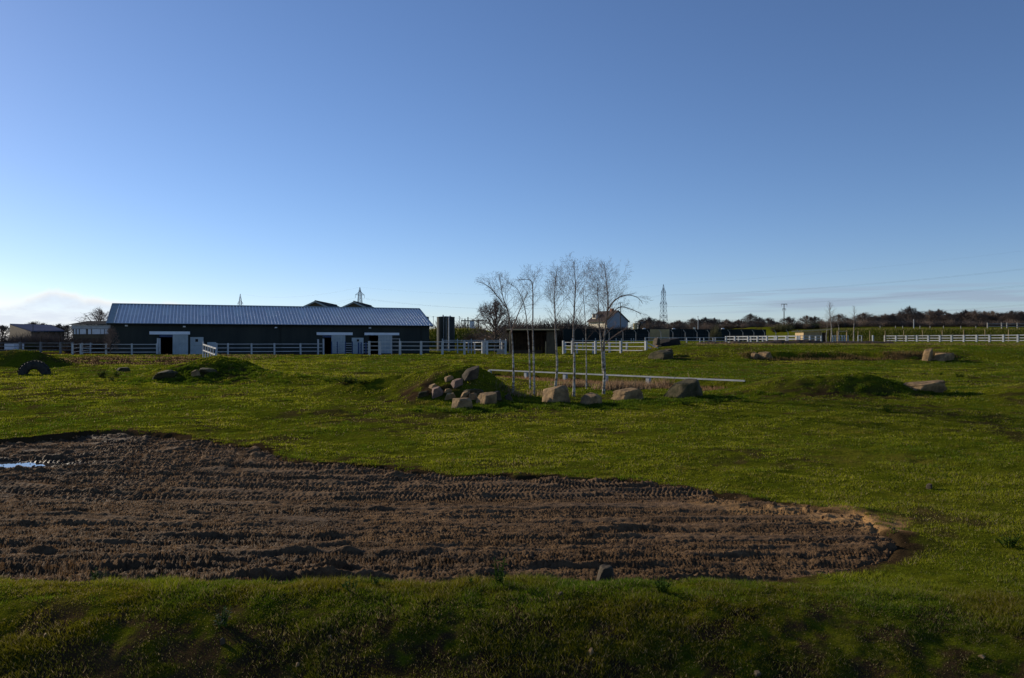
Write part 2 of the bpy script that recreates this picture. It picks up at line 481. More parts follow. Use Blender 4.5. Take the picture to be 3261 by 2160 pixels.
def grid_mesh(name, X, Y, Z, material, keep=None, attrs=None):
    nr, nc = X.shape
    idx = np.arange(nr*nc).reshape(nr, nc)
    q = np.stack([idx[:-1, :-1], idx[:-1, 1:], idx[1:, 1:], idx[1:, :-1]], -1).reshape(-1, 4)
    if keep is not None:
        kk = keep.reshape(-1)
        q = q[kk[q].any(1)]
    used = np.unique(q); remap = np.full(nr*nc, -1); remap[used] = np.arange(len(used))
    q = remap[q]
    co = np.stack([X, Y, Z], -1).reshape(-1, 3)[used]
    me = bpy.data.meshes.new(name)
    me.vertices.add(len(co)); me.vertices.foreach_set('co', co.astype(np.float32).ravel())
    me.loops.add(q.size); me.loops.foreach_set('vertex_index', q.astype(np.int32).ravel())
    me.polygons.add(len(q)); me.polygons.foreach_set('loop_start', np.arange(0, q.size, 4, dtype=np.int32))
    me.polygons.foreach_set('use_smooth', np.ones(len(q), bool))
    for an, av in (attrs or {}).items():
        a = me.attributes.new(an, 'FLOAT', 'POINT'); a.data.foreach_set('value', av.reshape(-1)[used].astype(np.float32))
    me.materials.append(material)
    me.update(); me.validate()
    return me

def soil_mask(x, y):
    """1 where the turf is worn to bare earth, plus slope shade painted on the near bank"""
    n = NZ[5].fbm(x, y, 3.2, 4, 0.6)
    n2 = NZ[2].fbm(x+40, y, 0.55, 4, 0.6); n3 = NZ[2].fbm(x+40, y, 0.26, 4, 0.6)
    m = np.zeros_like(x)
    # trampled foreground bank; extra soil at the bottom paints in slope shade and vignette
    fore = (1-ss(7.9, 8.6, y + 0.4*n))
    m = np.maximum(m, fore * ss(-0.05, 0.36, n3 + 0.35*n + 0.26*ss(8.1, 7.0, y)))
    # worn yard edge by the left pen
    m = np.maximum(m, ss(-46, -40, x)*(1-ss(-27, -22, x))*ss(58, 62, y)*(1-ss(74, 79, y))*ss(-.35, .1, n))
    # yard round the barn
    m = np.maximum(m, (1-ss(-14, -10, x + 0.0*y))*ss(80.5, 82, y + 0.10*(x+30))*(1-ss(104, 108, y)))
    # cut bank face and ditch side
    m = np.maximum(m, ss(20, 23, x)*(1-ss(37, 40, x))*ss(67.6, 68.6, y + 0.05*(x-20))*(1-ss(69.4, 70.3, y + 0.05*(x-20)))*0.95)
    e = (RB-RA)/np.hypot(*(RB-RA)); nf = np.array([e[1], -e[0]])
    if nf[1] > 0: nf = -nf
    t = (x-RA[0])*e[0]+(y-RA[1])*e[1]; d = (x-RA[0])*nf[0]+(y-RA[1])*nf[1]
    m = np.maximum(m, ss(-3, 0, t)*(1-ss(16, 18.5, t))*ss(-.4, 0, d)*(1-ss(.5, 1.3, d))*0.85)
    # rubbed sides of the mounds
    m = np.maximum(m, 0.9*mound(x, y, -4.2, 34.2, 4.6, 4.0, 2.6, 3.0, 1.3)*ss(-.3, .2, n2))
    m = np.maximum(m, 0.9*mound(x, y, 17.0, 34.4, 6.0, 5, 1.9, 2.2, 1.0)*ss(-.3, .15, n2+.4*n))
    m = np.maximum(m, 0.9*mound(x, y, 24.0, 31.8, 5.0, 5.0, 2.0, 2.4, 1.0)*ss(-.35, .15, n2+.4*n))
    m = np.maximum(m, 0.8*mound(x, y, -3.2, 29.0, 6.0, 9.0, 1.3, 1.4, 1.0)*ss(-.15, .25, n2+.5*n))
    m = np.maximum(m, 0.85*mound(x, y, -17.5, 44.8, 5.0, 5.0, 2.0, 2.2, 1.0)*ss(-.1, .3, n2+.5*n))
    m = np.maximum(m, 0.9*mound(x, y, 14.0, 34.6, 5.0, 5.0, 2.6, 3.0, 1.2)*ss(-.25, .2, n3+.6*n2))
    # odd thin places
    m = np.maximum(m, 0.75*ss(0.02, 0.32, n)*ss(-.2, .2, n2)*ss(10, 13, y))
    # churned margin of the wallow
    sd = mud_sd(x, y)
    m = np.maximum(m, ss(0.45, 0.05, sd + 0.35*n2))
    return np.clip(m, 0, 1)

def m_ground():
    m = bpy.data.materials.new('field_ground'); m.use_nodes = True
    nt = m.node_tree; N, L = nt.nodes, nt.links
    bs = N['Principled BSDF']; bs.inputs['Roughness'].default_value = 0.95
    bs.inputs['Specular IOR Level'].default_value = 0.0
    g = N.new('ShaderNodeNewGeometry')
    def nz(scale, detail=6, rough=0.6):
        n = N.new('ShaderNodeTexNoise'); n.inputs['Scale'].default_value = scale; n.inputs['Detail'].default_value = detail
        n.inputs['Roughness'].default_value = rough; L.new(g.outputs['Position'], n.inputs['Vector']); return n.outputs['Fac']
    def mr(x, a, b):
        r = N.new('ShaderNodeMapRange'); r.inputs['From Min'].default_value = a; r.inputs['From Max'].default_value = b
        L.new(x, r.inputs['Value']); return r.outputs['Result']
    def mix(f, a, b):
        x = N.new('ShaderNodeMix'); x.data_type = 'RGBA'
        if isinstance(f, float): x.inputs['Factor'].default_value = f
        else: L.new(f, x.inputs['Factor'])
        for k, v in (('A', a), ('B', b)):
            if isinstance(v, tuple): x.inputs[k].default_value = (*v, 1)
            else: L.new(v, x.inputs[k])
        return x.outputs['Result']
    turf = mix(mr(nz(0.5), .35, .65), (0.078, 0.096, 0.006), (0.112, 0.116, 0.008))
    turf = mix(mr(nz(6.0, 8), .40, .66), turf, (0.050, 0.058, 0.005))
    turf = mix(mr(nz(0.16, 4), .56, .72), turf, (0.118, 0.098, 0.016))
    soil = mix(mr(nz(2.2, 8), .38, .62), (0.044, 0.029, 0.015), (0.022, 0.015, 0.008))
    soil = mix(mr(nz(0.35, 3), .45, .7), soil, (0.075, 0.047, 0.022))
    a = N.new('ShaderNodeAttribute'); a.attribute_name = 'soil'
    s = N.new('ShaderNodeAttribute'); s.attribute_name = 'sand'
    c = mix(a.outputs['Fac'], turf, soil)
    c = mix(s.outputs['Fac'], c, (0.34, 0.195, 0.08))
    L.new(c, bs.inputs['Base Color'])
    b = N.new('ShaderNodeBump'); b.inputs['Strength'].default_value = 1.0; b.inputs['Distance'].default_value = 0.05
    L.new(nz(14.0, 8, 0.7), b.inputs['Height']); L.new(b.outputs['Normal'], bs.inputs['Normal'])
    return m

def sand_mask(x, y):
    n = NZ[0].fbm(x, y, 0.5, 4)
    px = PW/2 + F*x/np.maximum(y, 1); py = HOR + F*CZ/np.maximum(y, 1)
    m = np.zeros_like(x)
    for (cx, cy, wx, wy, k) in ((6.0, 12.7, .50, .6, 1.0), (5.7, 13.3, .8, .5, 1.0), (5.0, 14.0, 1.0, .42, .85), (4.0, 14.5, .9, .3, .6)):
        r = np.hypot((x-cx)/wx, (y-cy)/wy)
        m = np.maximum(m, k*ss(1.15, .4, r + 1.1*n))
    return m

def build_ground():
    ys = np.concatenate([np.arange(1.5, 5.2, .15), np.arange(5.2, 11, .045), np.arange(11, 26, .075), np.arange(26, 48, .12), np.arange(48, 72, .22), np.arange(72, 100, .5),
                         np.arange(100, 205, 1.5), np.geomspace(206, 6000, 40)])
    t = np.concatenate([np.linspace(-1.5, -.76, 22, endpoint=False), np.linspace(-.76, .76, 470, endpoint=False), np.linspace(.76, 1.5, 23)])
    T, Y = np.meshgrid(t, ys)
    X = T*(Y+1.5)
    Z = hgt(X, Y)
    me = grid_mesh('ground', X, Y, Z, m_ground(), attrs={'soil': soil_mask(X, Y), 'sand': sand_mask(X, Y)})
    o = bpy.data.objects.new('ground', me); link(o)
    tag(o, kind='structure')
    return o
build_ground()

# ------------------------------------------------------------------ mud wallow with tyre tracks
def m_mud():
    m = bpy.data.materials.new('churned_mud'); m.use_nodes = True
    nt = m.node_tree; N, L = nt.nodes, nt.links
    bs = N['Principled BSDF']; bs.inputs['Specular IOR Level'].default_value = 0.08
    g = N.new('ShaderNodeNewGeometry')
    def nz(scale, detail=6, rough=0.6, st=None):
        n = N.new('ShaderNodeTexNoise'); n.inputs['Scale'].default_value = scale; n.inputs['Detail'].default_value = detail
        n.inputs['Roughness'].default_value = rough
        v = g.outputs['Position']
        if st:
            mp = N.new('ShaderNodeMapping'); mp.inputs['Scale'].default_value = st; L.new(v, mp.inputs['Vector']); v = mp.outputs['Vector']
        L.new(v, n.inputs['Vector']); return n.outputs['Fac']
    def mr(x, a, b, c=0.0, d=1.0):
        r = N.new('ShaderNodeMapRange'); r.inputs['From Min'].default_value = a; r.inputs['From Max'].default_value = b
        r.inputs['To Min'].default_value = c; r.inputs['To Max'].default_value = d
        L.new(x, r.inputs['Value']); return r.outputs['Result']
    def mix(f, a, b):
        x = N.new('ShaderNodeMix'); x.data_type = 'RGBA'; L.new(f, x.inputs['Factor'])
        for k, v in (('A', a), ('B', b)):
            if isinstance(v, tuple): x.inputs[k].default_value = (*v, 1)
            else: L.new(v, x.inputs[k])
        return x.outputs['Result']
    c = mix(mr(nz(0.9, 6, .6, (.5, 1.6, 1)), .38, .64), (0.215, 0.130, 0.066), (0.140, 0.084, 0.043))
    c = mix(mr(nz(7, 7, .65), .42, .68), c, (0.080, 0.048, 0.026))
    s = N.new('ShaderNodeAttribute'); s.attribute_name = 'sand'
    c = mix(s.outputs['Fac'], c, (0.36, 0.205, 0.085))
    w = N.new('ShaderNodeAttribute'); w.attribute_name = 'wet'
    c = mix(w.outputs['Fac'], c, (0.040, 0.027, 0.018))
    L.new(c, bs.inputs['Base Color'])
    L.new(mr(w.outputs['Fac'], 0, 1, .92, .42), bs.inputs['Roughness'])
    b = N.new('ShaderNodeBump'); b.inputs['Strength'].default_value = 1.0; b.inputs['Distance'].default_value = 0.03
    L.new(nz(38, 6, .7), b.inputs['Height']); L.new(b.outputs['Normal'], bs.inputs['Normal'])
    return m

PUD = (-13.6, 19.0)
def build_mud():
    xs = np.arange(-20.0, 8.2, 0.024); ys = np.concatenate([np.arange(8.6, 15, .030), np.arange(15, 25.4, .052)])
    X, Y = np.meshgrid(xs, ys)
    sd = mud_sd(X, Y)
    z = -0.02 + 0.012*(Y-10)*0.6 + 0.10*NZ[2].fbm(X*0.45, Y, 1.9, 3) + 0.025*NZ[1].fbm(X, Y, .5, 3)
    r = np.random.default_rng(5)
    tr = []
    for i in range(96):                       # passes along the length of the wallow
        y0 = r.uniform(9.3, 24.0); tr.append((0, y0, r.uniform(-.055, .055), r.uniform(.1, .5), r.uniform(.12, .4), r.uniform(0, 6.3)))
    for i in range(16):                        # turning passes at the left, leading away from the camera
        tr.append((1, r.uniform(-17, -7), r.uniform(-.5, .9), r.uniform(.2, .7), r.uniform(.15, .35), r.uniform(0, 6.3)))
    for i in range(26):
        tr.append((0, r.uniform(8.7, 11.5), r.uniform(-.02, .02), r.uniform(.05, .25), r.uniform(.12, .4), r.uniform(0, 6.3)))
    r.shuffle(tr)
    for (kind, c0, sl, am, fr, ph) in tr:
        kind = int(kind)
        W = r.uniform(.12, .22); lam = r.uniform(.085, .125); dep = r.uniform(.024, .055); sgn = r.choice([-1, 1]); chev = r.random() < .6; bend = r.uniform(-.03, .11) if c0 > 11.5 else r.uniform(-.02, .015)
        for off in (0.0, r.uniform(1.05, 1.25)):
            if kind == 0:
                cen = c0 + off + sl*(X+5) + am*np.sin(fr*X+ph) + bend*np.clip(-3-X, 0, 20)**1.5; d = (Y-cen); s = X
                x0, x1 = sorted(r.uniform(-24, 8, 2)); 
                if x1-x0 < 9: x0 -= 6; x1 += 6
                win = ss(x0, x0+1.2, X)*(1-ss(x1-1.2, x1, X))
            else:
                cen = c0 + off + sl*(Y-18) + am*np.sin(fr*Y+ph); d = (X-cen); s = Y
                y0_, y1_ = r.uniform(13, 18), r.uniform(21, 26)
                win = ss(y0_, y0_+1, Y)*(1-ss(y1_-1, y1_, Y))
            near = np.abs(d) < W*2.4
            if not near.any(): continue
            dd = np.abs(d[near])/W; ssn = s[near]
            core = (1-ss(.85, 1.15, dd))
            berm = np.exp(-((dd-1.45)/.33)**2)
            skew = (np.abs(d[near]) if chev else d[near]*sgn)*1.5
            u = ((ssn + sgn*skew)/lam) % 1.0
            lug = ss(.0, .16, u)*(1-ss(.42, .6, u))
            k = np.clip(.62+1.3*NZ[4].fbm(X[near]+c0*7, Y[near], 1.2, 3), .10, 1.0)*win[near]
            zz = z[near]
            flat = zz - dep*.75 + dep*1.0*(lug-.35)
            zz = zz*(1-core*k) + (zz*.25 + (zz-zz*.25)*.9 - dep*.5 + dep*.95*(lug-.4))*core*k
            zz = zz + berm*k*dep*.55*(.6+.9*NZ[5].fbm(X[near], Y[near], .3, 3))
            z[near] = zz
    cl = NZ[3].fbm(X, Y, .22, 4, .6)
    z = z + .020*np.clip(cl, -.25, .6)*np.clip(.4+2.2*NZ[0].fbm(X, Y, 2.1, 3), .08, 1) + .016*NZ[1].fbm(X, Y, .11, 3, .6)
    # clods thrown up round the rim
    z = z + .07*ss(-.85, -.15, sd)*np.clip(NZ[5].fbm(X, Y, .36, 4, .6)+.12, 0, .5)*1.6
    # hollow holding the puddle
    pr = np.hypot((X-PUD[0])/2.6, (Y-PUD[1])/.55)
    z = np.where(pr < 1.6, z*(ss(.7, 1.5, pr)) + (-.035)*(1-ss(.7, 1.5, pr)), z)
    z = z - .5*ss(-.12, .30, sd)
    wet = ss(1.9, .9, pr)
    lowz = ss(.02, -.10, z - (.0072*(Y-10)))
    wet = np.clip(np.maximum(wet, .35*lowz*ss(-.1, .25, NZ[1].fbm(X+9, Y, 2.6, 3)) + .55*ss(-9, -14, X)*ss(.0, .25, NZ[2].fbm(X, Y+7, 1.1, 3))), 0, 1)
    me = grid_mesh('mud_wallow', X, Y, z, m_mud(), keep=sd < .28, attrs={'wet': wet, 'sand': sand_mask(X, Y)})
    o = bpy.data.objects.new('mud', me); link(o); tag(o, kind='structure')
    water = mat('puddle_water', (0.05, 0.045, 0.04), 0.03, var=.1, spec=0.6)
    mb = MB(); n = 40
    mb.v = [(PUD[0] + 2.75*(1+.10*math.sin(5*a)+.06*math.sin(9*a+1))*math.cos(a), PUD[1] + .56*(1+.16*math.sin(4*a+2))*math.sin(a), -.003) for a in [2*math.pi*i/n for i in range(n)]]
    mb.f = [tuple(range(n))]
    w = mb.build('puddle', water); tag(w, kind='structure')
build_mud()

# ------------------------------------------------------------------ fences
def pix_line(pxs, Ya, Yb):
    """points on a straight ground line that runs from depth Ya (first) to Yb (last), met by the given sight lines"""
    a = np.array([(pxs[0]-PW/2)/F*Ya, Ya]); b = np.array([(pxs[-1]-PW/2)/F*Yb, Yb])
    e = b-a; out = []
    for p in pxs:
        s = (p-PW/2)/F
        t = (a[0]-s*a[1])/(s*e[1]-e[0]) if abs(s*e[1]-e[0]) > 1e-9 else 0
        out.append(tuple(a+t*e))
    return out

def fence(label, pts, rails=(0.42, 0.83, 1.24), post=(0.16, 0.16, 1.34), rail=(0.05, 0.07), m=None, mp=None, name='rail_fence', cat='fence', group=None, zs=None, tall=(), skip=(), end_rails=True, proud=0.0):
    m = m or WHITE; mp = mp or m
    zs = zs if zs is not None else [H(*p) for p in pts]
    root = empty(name, (pts[0][0], pts[0][1], zs[0]), label, cat, group)
    O = Vector((pts[0][0], pts[0][1], zs[0]))
    n = len(pts)
    for i, p in enumerate(pts):
        q = pts[min(i+1, n-1)]; o = pts[max(i-1, 0)]
        ang = math.atan2(q[1]-o[1], q[0]-o[0])
        h = post[2] + (tall[i] if i < len(tall) else 0) + rnd.uniform(-.012, .012)
        lean = Matrix.Rotation(rnd.uniform(-.012, .012), 3, 'X') @ Matrix.Rotation(rnd.uniform(-.012, .012), 3, 'Y')
        part_box('post', mp, root, Vector((p[0], p[1], zs[i] + h/2 - .15)) - O, (post[0], post[1], h + .3), Matrix.Rotation(ang, 3, 'Z') @ lean)
    for i in range(n-1):
        if i in skip: continue
        for r in rails:
            a = Vector((pts[i][0], pts[i][1], zs[i]+r+rnd.uniform(-.008, .008))) - O; b = Vector((pts[i+1][0], pts[i+1][1], zs[i+1]+r+rnd.uniform(-.008, .008))) - O
            part_beam('rail', m, root, a, b, rail[0], rail[1])
    return root

def wall_pts(pa, pb, n):
    return [tuple(np.array(pa) + (np.array(pb)-np.array(pa))*i/(n-1)) for i in range(n)]

def xy(px, Y): return ((px-PW/2)/F*Y, Y)

# front of the barn, left pen
fence('blue-white rail fence in front of the barn, left of its first doorway', pix_line([257, 338, 420, 500], 81.5, 83.5), zs=[1.46]*4)
f = fence('white gate post and hurdle beside the first barn doorway', [xy(502.5, 83.7), xy(509, 84.6)], rails=(.5, 1.0), post=(.15, .15, 1.9), zs=[1.46]*2, name='gate_post', cat='gate')
fence('white rail fence running back from the left pen corner', [xy(231, 81), xy(262, 89), xy(288, 98), xy(310, 108)], zs=[1.46, 1.5, 1.5, 1.5])
fence('pale rail fence at the far left with dark poles behind', pix_line([-75, -5, 64, 130, 193, 231], 92, 90.5), rails=(.36, .78, 1.16), zs=[1.66]*6, post=(.2, .2, 1.3), m=WEATHER)
for i, (px, top) in enumerate([(5, 1074), (68, 1072), (131, 1070), (192, 1068), (229, 1068)]):
    p = at(px, top, 93.5); z0 = 1.6
    mb = MB().tube([(0, 0, 0), (.01, 0, (p[2]-z0)*.5), (0, .01, p[2]-z0)], [.075, .07, .06], 7)
    o = mb.build('wooden_pole', DARKWOOD, None, loc=(p[0], p[1], z0))
    tag(o, 'dark wooden pole behind the far left fence, %s from the left edge' % ['first', 'second', 'third', 'fourth', 'fifth'][i], 'pole', 'dark poles of the left paddock')
# middle barn fence
fence('rail fence along the barn between the first and second doorways', pix_line([690, 726, 801, 874, 957, 1013, 1030], 84, 90), zs=[1.48]*7, tall=(0, 0, 0, 0, 0, .45, .5))
# short fence running towards the camera, lit white, with a raking brace
g0 = gp(690, 1150)
pa, pb = xy(647, 72.0), xy(689, 63.0)
pts = wall_pts(pa, pb, 6)
zz = [1.58 - .06*i for i in range(6)]
sf = fence('bright white fence spur ending in a raking brace beside the grassy mound', pts, rails=(.62, 1.15), post=(.10, .10, 1.2), rail=(.06, .11), zs=zz, tall=(.22,))
O = Vector((pts[0][0], pts[0][1], zz[0]))
for dx in (0.0,):
    a = Vector((pts[-1][0], pts[-1][1], zz[-1]+1.14)) - O; b = a + Vector((.42, -1.6, -1.35))
    part_beam('brace', WHITE, sf, a, b, .09, .12)
# pen hurdles in front of the second and third doorways
fence('pen hurdle of grey rails before the second barn doorway', pix_line([1056, 1074, 1100, 1122], 91, 93), rails=(.2, .45, .75, 1.05, 1.3), post=(.09, .09, 1.5), rail=(.04, .06), m=GALV, mp=BLUEP, zs=[1.5]*4, name='pen_hurdle', cat='hurdle')
fence('pen hurdle with dark panel beside the small barn door', pix_line([1142, 1150, 1165, 1176], 92, 93), rails=(.25, .6, .95, 1.25), post=(.13, .13, 1.4), rail=(.04, .07), m=GALV, mp=BLUEP, zs=[1.5]*4, name='pen_hurdle', cat='hurdle')
# fence nearer the camera running right to the dark shelter
fence('long pale rail fence right of the barn, ending at the dark shelter', pix_line([1176, 1210, 1274, 1341, 1409, 1479, 1551, 1610], 80.0, 80.0), zs=[1.72]*8, post=(.22, .2, 1.33))
tg = fence('tall hurdle frame standing behind the rail fence by the third doorway', pix_line([1206, 1247, 1273], 88, 88), rails=(1.75,), post=(.08, .08, 1.8), rail=(.05, .05), m=GALV, zs=[1.55]*3, name='hurdle_frame', cat='hurdle')
fence('second rail fence behind, with sunlit thin posts, near the green bank', pix_line([1409, 1457, 1501, 1545, 1593, 1611], 97, 100), rails=(.45, .85, 1.3, 1.55), post=(.10, .10, 1.75), zs=[1.6]*6)
fence('rail fence going back from the paddock between tank and shelter', [xy(1538, 84), xy(1512, 92), xy(1492, 100), xy(1478, 108)], zs=[1.7, 1.65, 1.6, 1.6])
fence('sunlit short fence beside the concrete trough left of the shelter', pix_line([1536, 1541, 1600], 85, 86), zs=[1.72]*3, post=(.18, .14, 1.3))
# right of the shelter
fence('sunlit white three-rail fence right of the dark shelter', pix_line([1794, 1822, 1896, 1977, 2056], 93, 81), zs=[1.68, 1.66, 1.64, 1.62, 1.66], post=(.2, .2, 1.42))
fence('white fence standing close behind the sunlit three-rail fence', pix_line([1800, 1837, 1889, 1941, 1996], 99, 92), zs=[1.62]*5, post=(.2, .16, 1.3), rails=(.42, .83))
def raking_rails():
    x0, y0 = xy(2058, 80.8); z0 = 1.66
    r = empty('raking_rails', (x0, y0, z0), 'blue shaded rails raking down to the ground by the mossy rocks', 'fence')
    for h, L in ((1.24, 2.15), (.83, 1.6), (.42, .85)):
        part_beam('rail', WHITE, r, (0, -.1, h), (L, .25, h-.46*L), .05, .09)
    part_box('post', WHITE, r, (.02, -.02, .6), (.18, .18, 1.5))
raking_rails()
fence('thin rail fence with white posts behind the dark stone block', pix_line([2055, 2095, 2133, 2144, 2187, 2229, 2242, 2271, 2278, 2312], 112, 112), rails=(.35, .75, 1.15, 1.55), post=(.12, .12, 1.6), rail=(.04, .07), zs=[2.0]*10)
fence('thin far fence with small white posts behind the sunlit fence', pix_line([1822, 1856, 1896, 1939, 1962, 1979, 2010, 2018, 2056], 118, 116), rails=(.5, .95, 1.4), post=(.10, .10, 1.75), rail=(.04, .06), zs=[1.75]*9)
fence('bright white two-rail fence behind the dark soil heaps', pix_line([2312, 2340, 2382, 2412, 2442, 2473, 2504, 2539], 122, 110), rails=(.55, 1.0, 1.42), post=(.22, .2, 1.5), rail=(.06, .13), zs=[2.35]*8)
fence('white fence doubling behind the bright two-rail fence', pix_line([2352, 2391, 2429, 2467, 2509, 2545], 130, 121), rails=(.95, 1.38), post=(.2, .2, 1.5), rail=(.06, .12), zs=[2.4]*6)
fence('blue shaded fence in front of the pale wooden shelter', pix_line([2546, 2559, 2579, 2598, 2615], 116, 119), rails=(.6, 1.05, 1.45), post=(.2, .2, 1.5), zs=[2.4]*5)
# far right paddock
rp = pix_line([2818, 2853, 2886, 2920, 2956, 2993, 3030, 3069, 3110, 3151, 3195, 3241, 3289, 3340], 151, 127)
fence('long sunlit white three-rail fence across the right-hand paddock', rp, zs=[2.78]*len(rp), post=(.28, .22, 1.40), rail=(.07, .14), rails=(.40, .84, 1.30))
fence('dark metal field gate closing the right paddock fence', pix_line([2780, 2818], 150, 151), rails=(.2, .5, .8, 1.1, 1.3), post=(.30, .2, 1.42), rail=(.04, .05), m=TANKM, mp=WHITE, zs=[2.78]*2, name='field_gate', cat='gate')
fence('small white squeeze gate left of the dark field gate', pix_line([2733, 2744], 146, 146), rails=(.55, 1.35), post=(.14, .14, 1.4), rail=(.08, .12), zs=[2.75]*2, name='squeeze_gate', cat='gate')
names = ['first', 'second', 'third', 'fourth', 'fifth', 'sixth', 'seventh', 'eighth', 'ninth', 'tenth']
for i, px in enumerate([2733, 2770, 2819, 2878, 2938, 3001, 3069, 3137, 3212]):
    Y = 153 - 2.2*i*.9; p = at(px, 1053, Y)
    mb = MB().tube([(0, 0, 0), (0, 0, 2.35)], [.085, .075], 8)
    o = mb.build('timber_stake', WOODPOST, None, loc=(p[0], p[1], 2.75))
    tag(o, 'tall yellowish timber stake behind the right white fence, %s from the left' % names[i], 'stake', 'stakes behind the right paddock fence')
# low rail fence sunk below the field edge
def sunk_fence():
    pxs = [1560, 1676, 1800, 1929, 2065, 2214, 2372]
    e = RB-RA
    pts = []
    for p in pxs:
        s = (p-PW/2)/F; t = (RA[0]-s*RA[1])/(s*e[1]-e[0]); pts.append(tuple(RA+t*e))
    Lr = np.hypot(*e)
    zs = []
    for p in pts:
        t = np.dot(np.array(p)-RA, e)/Lr/Lr; zs.append(RAZ+(RBZ-RAZ)*t)
    O = Vector((pts[0][0], pts[0][1], zs[0]))
    r = empty('rail_fence', O, 'low white rail on stout posts sunk at the field edge behind the birches', 'fence')
    ang = math.atan2(e[1], e[0])
    for i, p in enumerate(pts[:-1]):
        part_box('post', WHITE, r, Vector((p[0], p[1], zs[i]-.42)) - O, (.25, .20, .82), Matrix.Rotation(ang, 3, 'Z'))
    for i in range(len(pts)-1):
        off = Vector((-.04, -.13, 0))
        part_beam('rail', WHITE, r, Vector((*pts[i], zs[i]))+off-O, Vector((*pts[i+1], zs[i+1]))+off-O, .06, .085)
sunk_fence()

# ------------------------------------------------------------------ the long barn
def build_barn():
    ang = math.radians(22.0); R = Frame(ang)
    o3 = at(352, 1130, 85.0); z0 = 1.48
    L, D, HE, RISE = 35.9, 12.0, 3.52, 2.2
    root = empty('barn', (o3[0], o3[1], z0), 'long dark green barn with ribbed blue-grey roof and pale sliding doors', 'barn')
    u = np.array([math.cos(ang), math.sin(ang)])
    def pu(px):
        s = (px-PW/2)/F
        return (s*o3[1]-o3[0])/(u[0]-s*u[1])
    def pz(px, py):
        uu = pu(px); Y = o3[1]+uu*u[1]
        return CZ-(py-HOR)/F*Y - z0
    T = .12
    opens = [(pu(506), pu(552)), (pu(1033), pu(1057)), (pu(1176), pu(1206))]
    xs = [0.0]
    for a, b in opens: xs += [a, b]
    xs.append(L)
    for i in range(0, len(xs), 2):
        R.box('wall_panel', GREENCLAD, root, xs[i], xs[i+1], 0, T, -.2, HE)
    for a, b in opens:
        R.box('wall_panel', GREENCLAD, root, a, b, 0, T, 2.45, HE)
    R.box('wall_panel', GREENCLAD, root, 0, L, D-T, D, -.2, HE)
    R.box('floor_slab', CONC, root, .15, L-.15, .15, D-.15, -.1, .02)
    for (u0, nm) in ((0, 'gable_wall'), (L-T, 'gable_wall')):
        mb = MB().prism([R.p(u0, T+.003, -.2), R.p(u0, D-T-.003, -.2), R.p(u0, D-T-.003, HE), R.p(u0, D/2, HE+RISE-.06), R.p(u0, T+.003, HE)], R.R @ Vector((T, 0, 0)))
        mb.build(nm, GREENCLAD, root)
    # roof: two slopes, ribs, skylights, ridge
    ov, oe, th = .35, .45, .06
    def slope(side):
        s = 1 if side == 0 else -1
        va, vb = (-oe, D/2) if side == 0 else (D+oe, D/2)
        za = HE - oe*RISE/(D/2) + .10; zb = HE + RISE + .10
        return va, za, vb, zb
    va, za, vb, zb = slope(0)
    roofs = []
    for side in (0, 1):
        va, za, vb, zb = slope(side)
        mb = MB().prism([R.p(-ov, va, za), R.p(-ov, vb, zb), R.p(-ov, vb, zb+th), R.p(-ov, va, za+th)], R.R @ Vector((L+2*ov, 0, 0)))
        roofs.append(mb.build('roof_slope', ROOF, root))
    va, za, vb, zb = slope(0)
    n = 98; w = .12; hh = .075
    sl = math.hypot(vb-va, zb-za)
    mb = MB().prism([(-w/2, 0, 0), (w/2, 0, 0), (w*.28, 0, hh), (-w*.28, 0, hh)], (0, sl-.12, 0))
    rib = mb.mesh('roof_rib', LITRIB)
    tilt = math.atan2(zb-za, vb-va)
    for i in range(n):
        uu = .75 + (L+2*ov-1.1)*i/(n-1) - ov
        o = bpy.data.objects.new('roof_rib', rib)
        o.matrix_basis = Matrix.Translation(Vector(R.p(uu, va+.02, za+th-.004))) @ R.R.to_4x4() @ Matrix.Rotation(tilt, 4, 'X')
        link(o, roofs[0])
    ct, st = math.cos(tilt), math.sin(tilt)
    for px in (418, 529, 648, 762, 870, 978, 1085, 1190, 1290):
        uc = pu(px); k0, k1 = .42*sl, .80*sl
        lift = th+.006
        mb = MB().prism([R.p(uc-.5, va+k0*ct, za+k0*st+lift), R.p(uc+.5, va+k0*ct, za+k0*st+lift), R.p(uc+.5, va+k0*ct, za+k0*st+lift+.012), R.p(uc-.5, va+k0*ct, za+k0*st+lift+.012)],
                        R.R @ Vector((0, (k1-k0)*ct, (k1-k0)*st)))
        mb.build('skylight', SKYLIGHT, roofs[0])
    mb = MB().prism([R.p(-ov-.01, D/2-.32, zb+.00), R.p(-ov-.01, D/2, zb+th+.09), R.p(-ov-.01, D/2+.32, zb+.00)], R.R @ Vector((L+2*ov+.02, 0, 0)))
    mb.build('ridge_cap', VERGE, root)
    for uu in (-ov-.05, L+ov+.003):
        mb = MB().prism([R.p(uu, va, za-.14), R.p(uu, vb, zb-.14), R.p(uu, vb, zb+th+.055), R.p(uu, va, za+th+.055)], R.R @ Vector((.047, 0, 0)))
        mb.build('bargeboard', VERGE, root)
    mb = MB().prism([R.p(-ov+.05, va-.02, za+th+.012), R.p(.50, va-.02, za+th+.012), R.p(.50, va-.02, za+th+.03), R.p(-ov+.05, va-.02, za+th+.03)], R.R @ Vector((0, (sl-.1)*ct, (sl-.1)*st)))
    mb.build('verge_sheet', VERGE, root)
    g = MB().tube([R.p(-ov, va-.08, za-.01), R.p(L+ov, va-.08, za-.01)], .075, 8)
    g.build('gutter', TANKM, root)
    for px in (893, 1342):
        uu = pu(px)
        MB().tube([R.p(uu, -.07, HE-.05), R.p(uu, -.07, 0)], .05, 7).build('downpipe', TANKM, root)
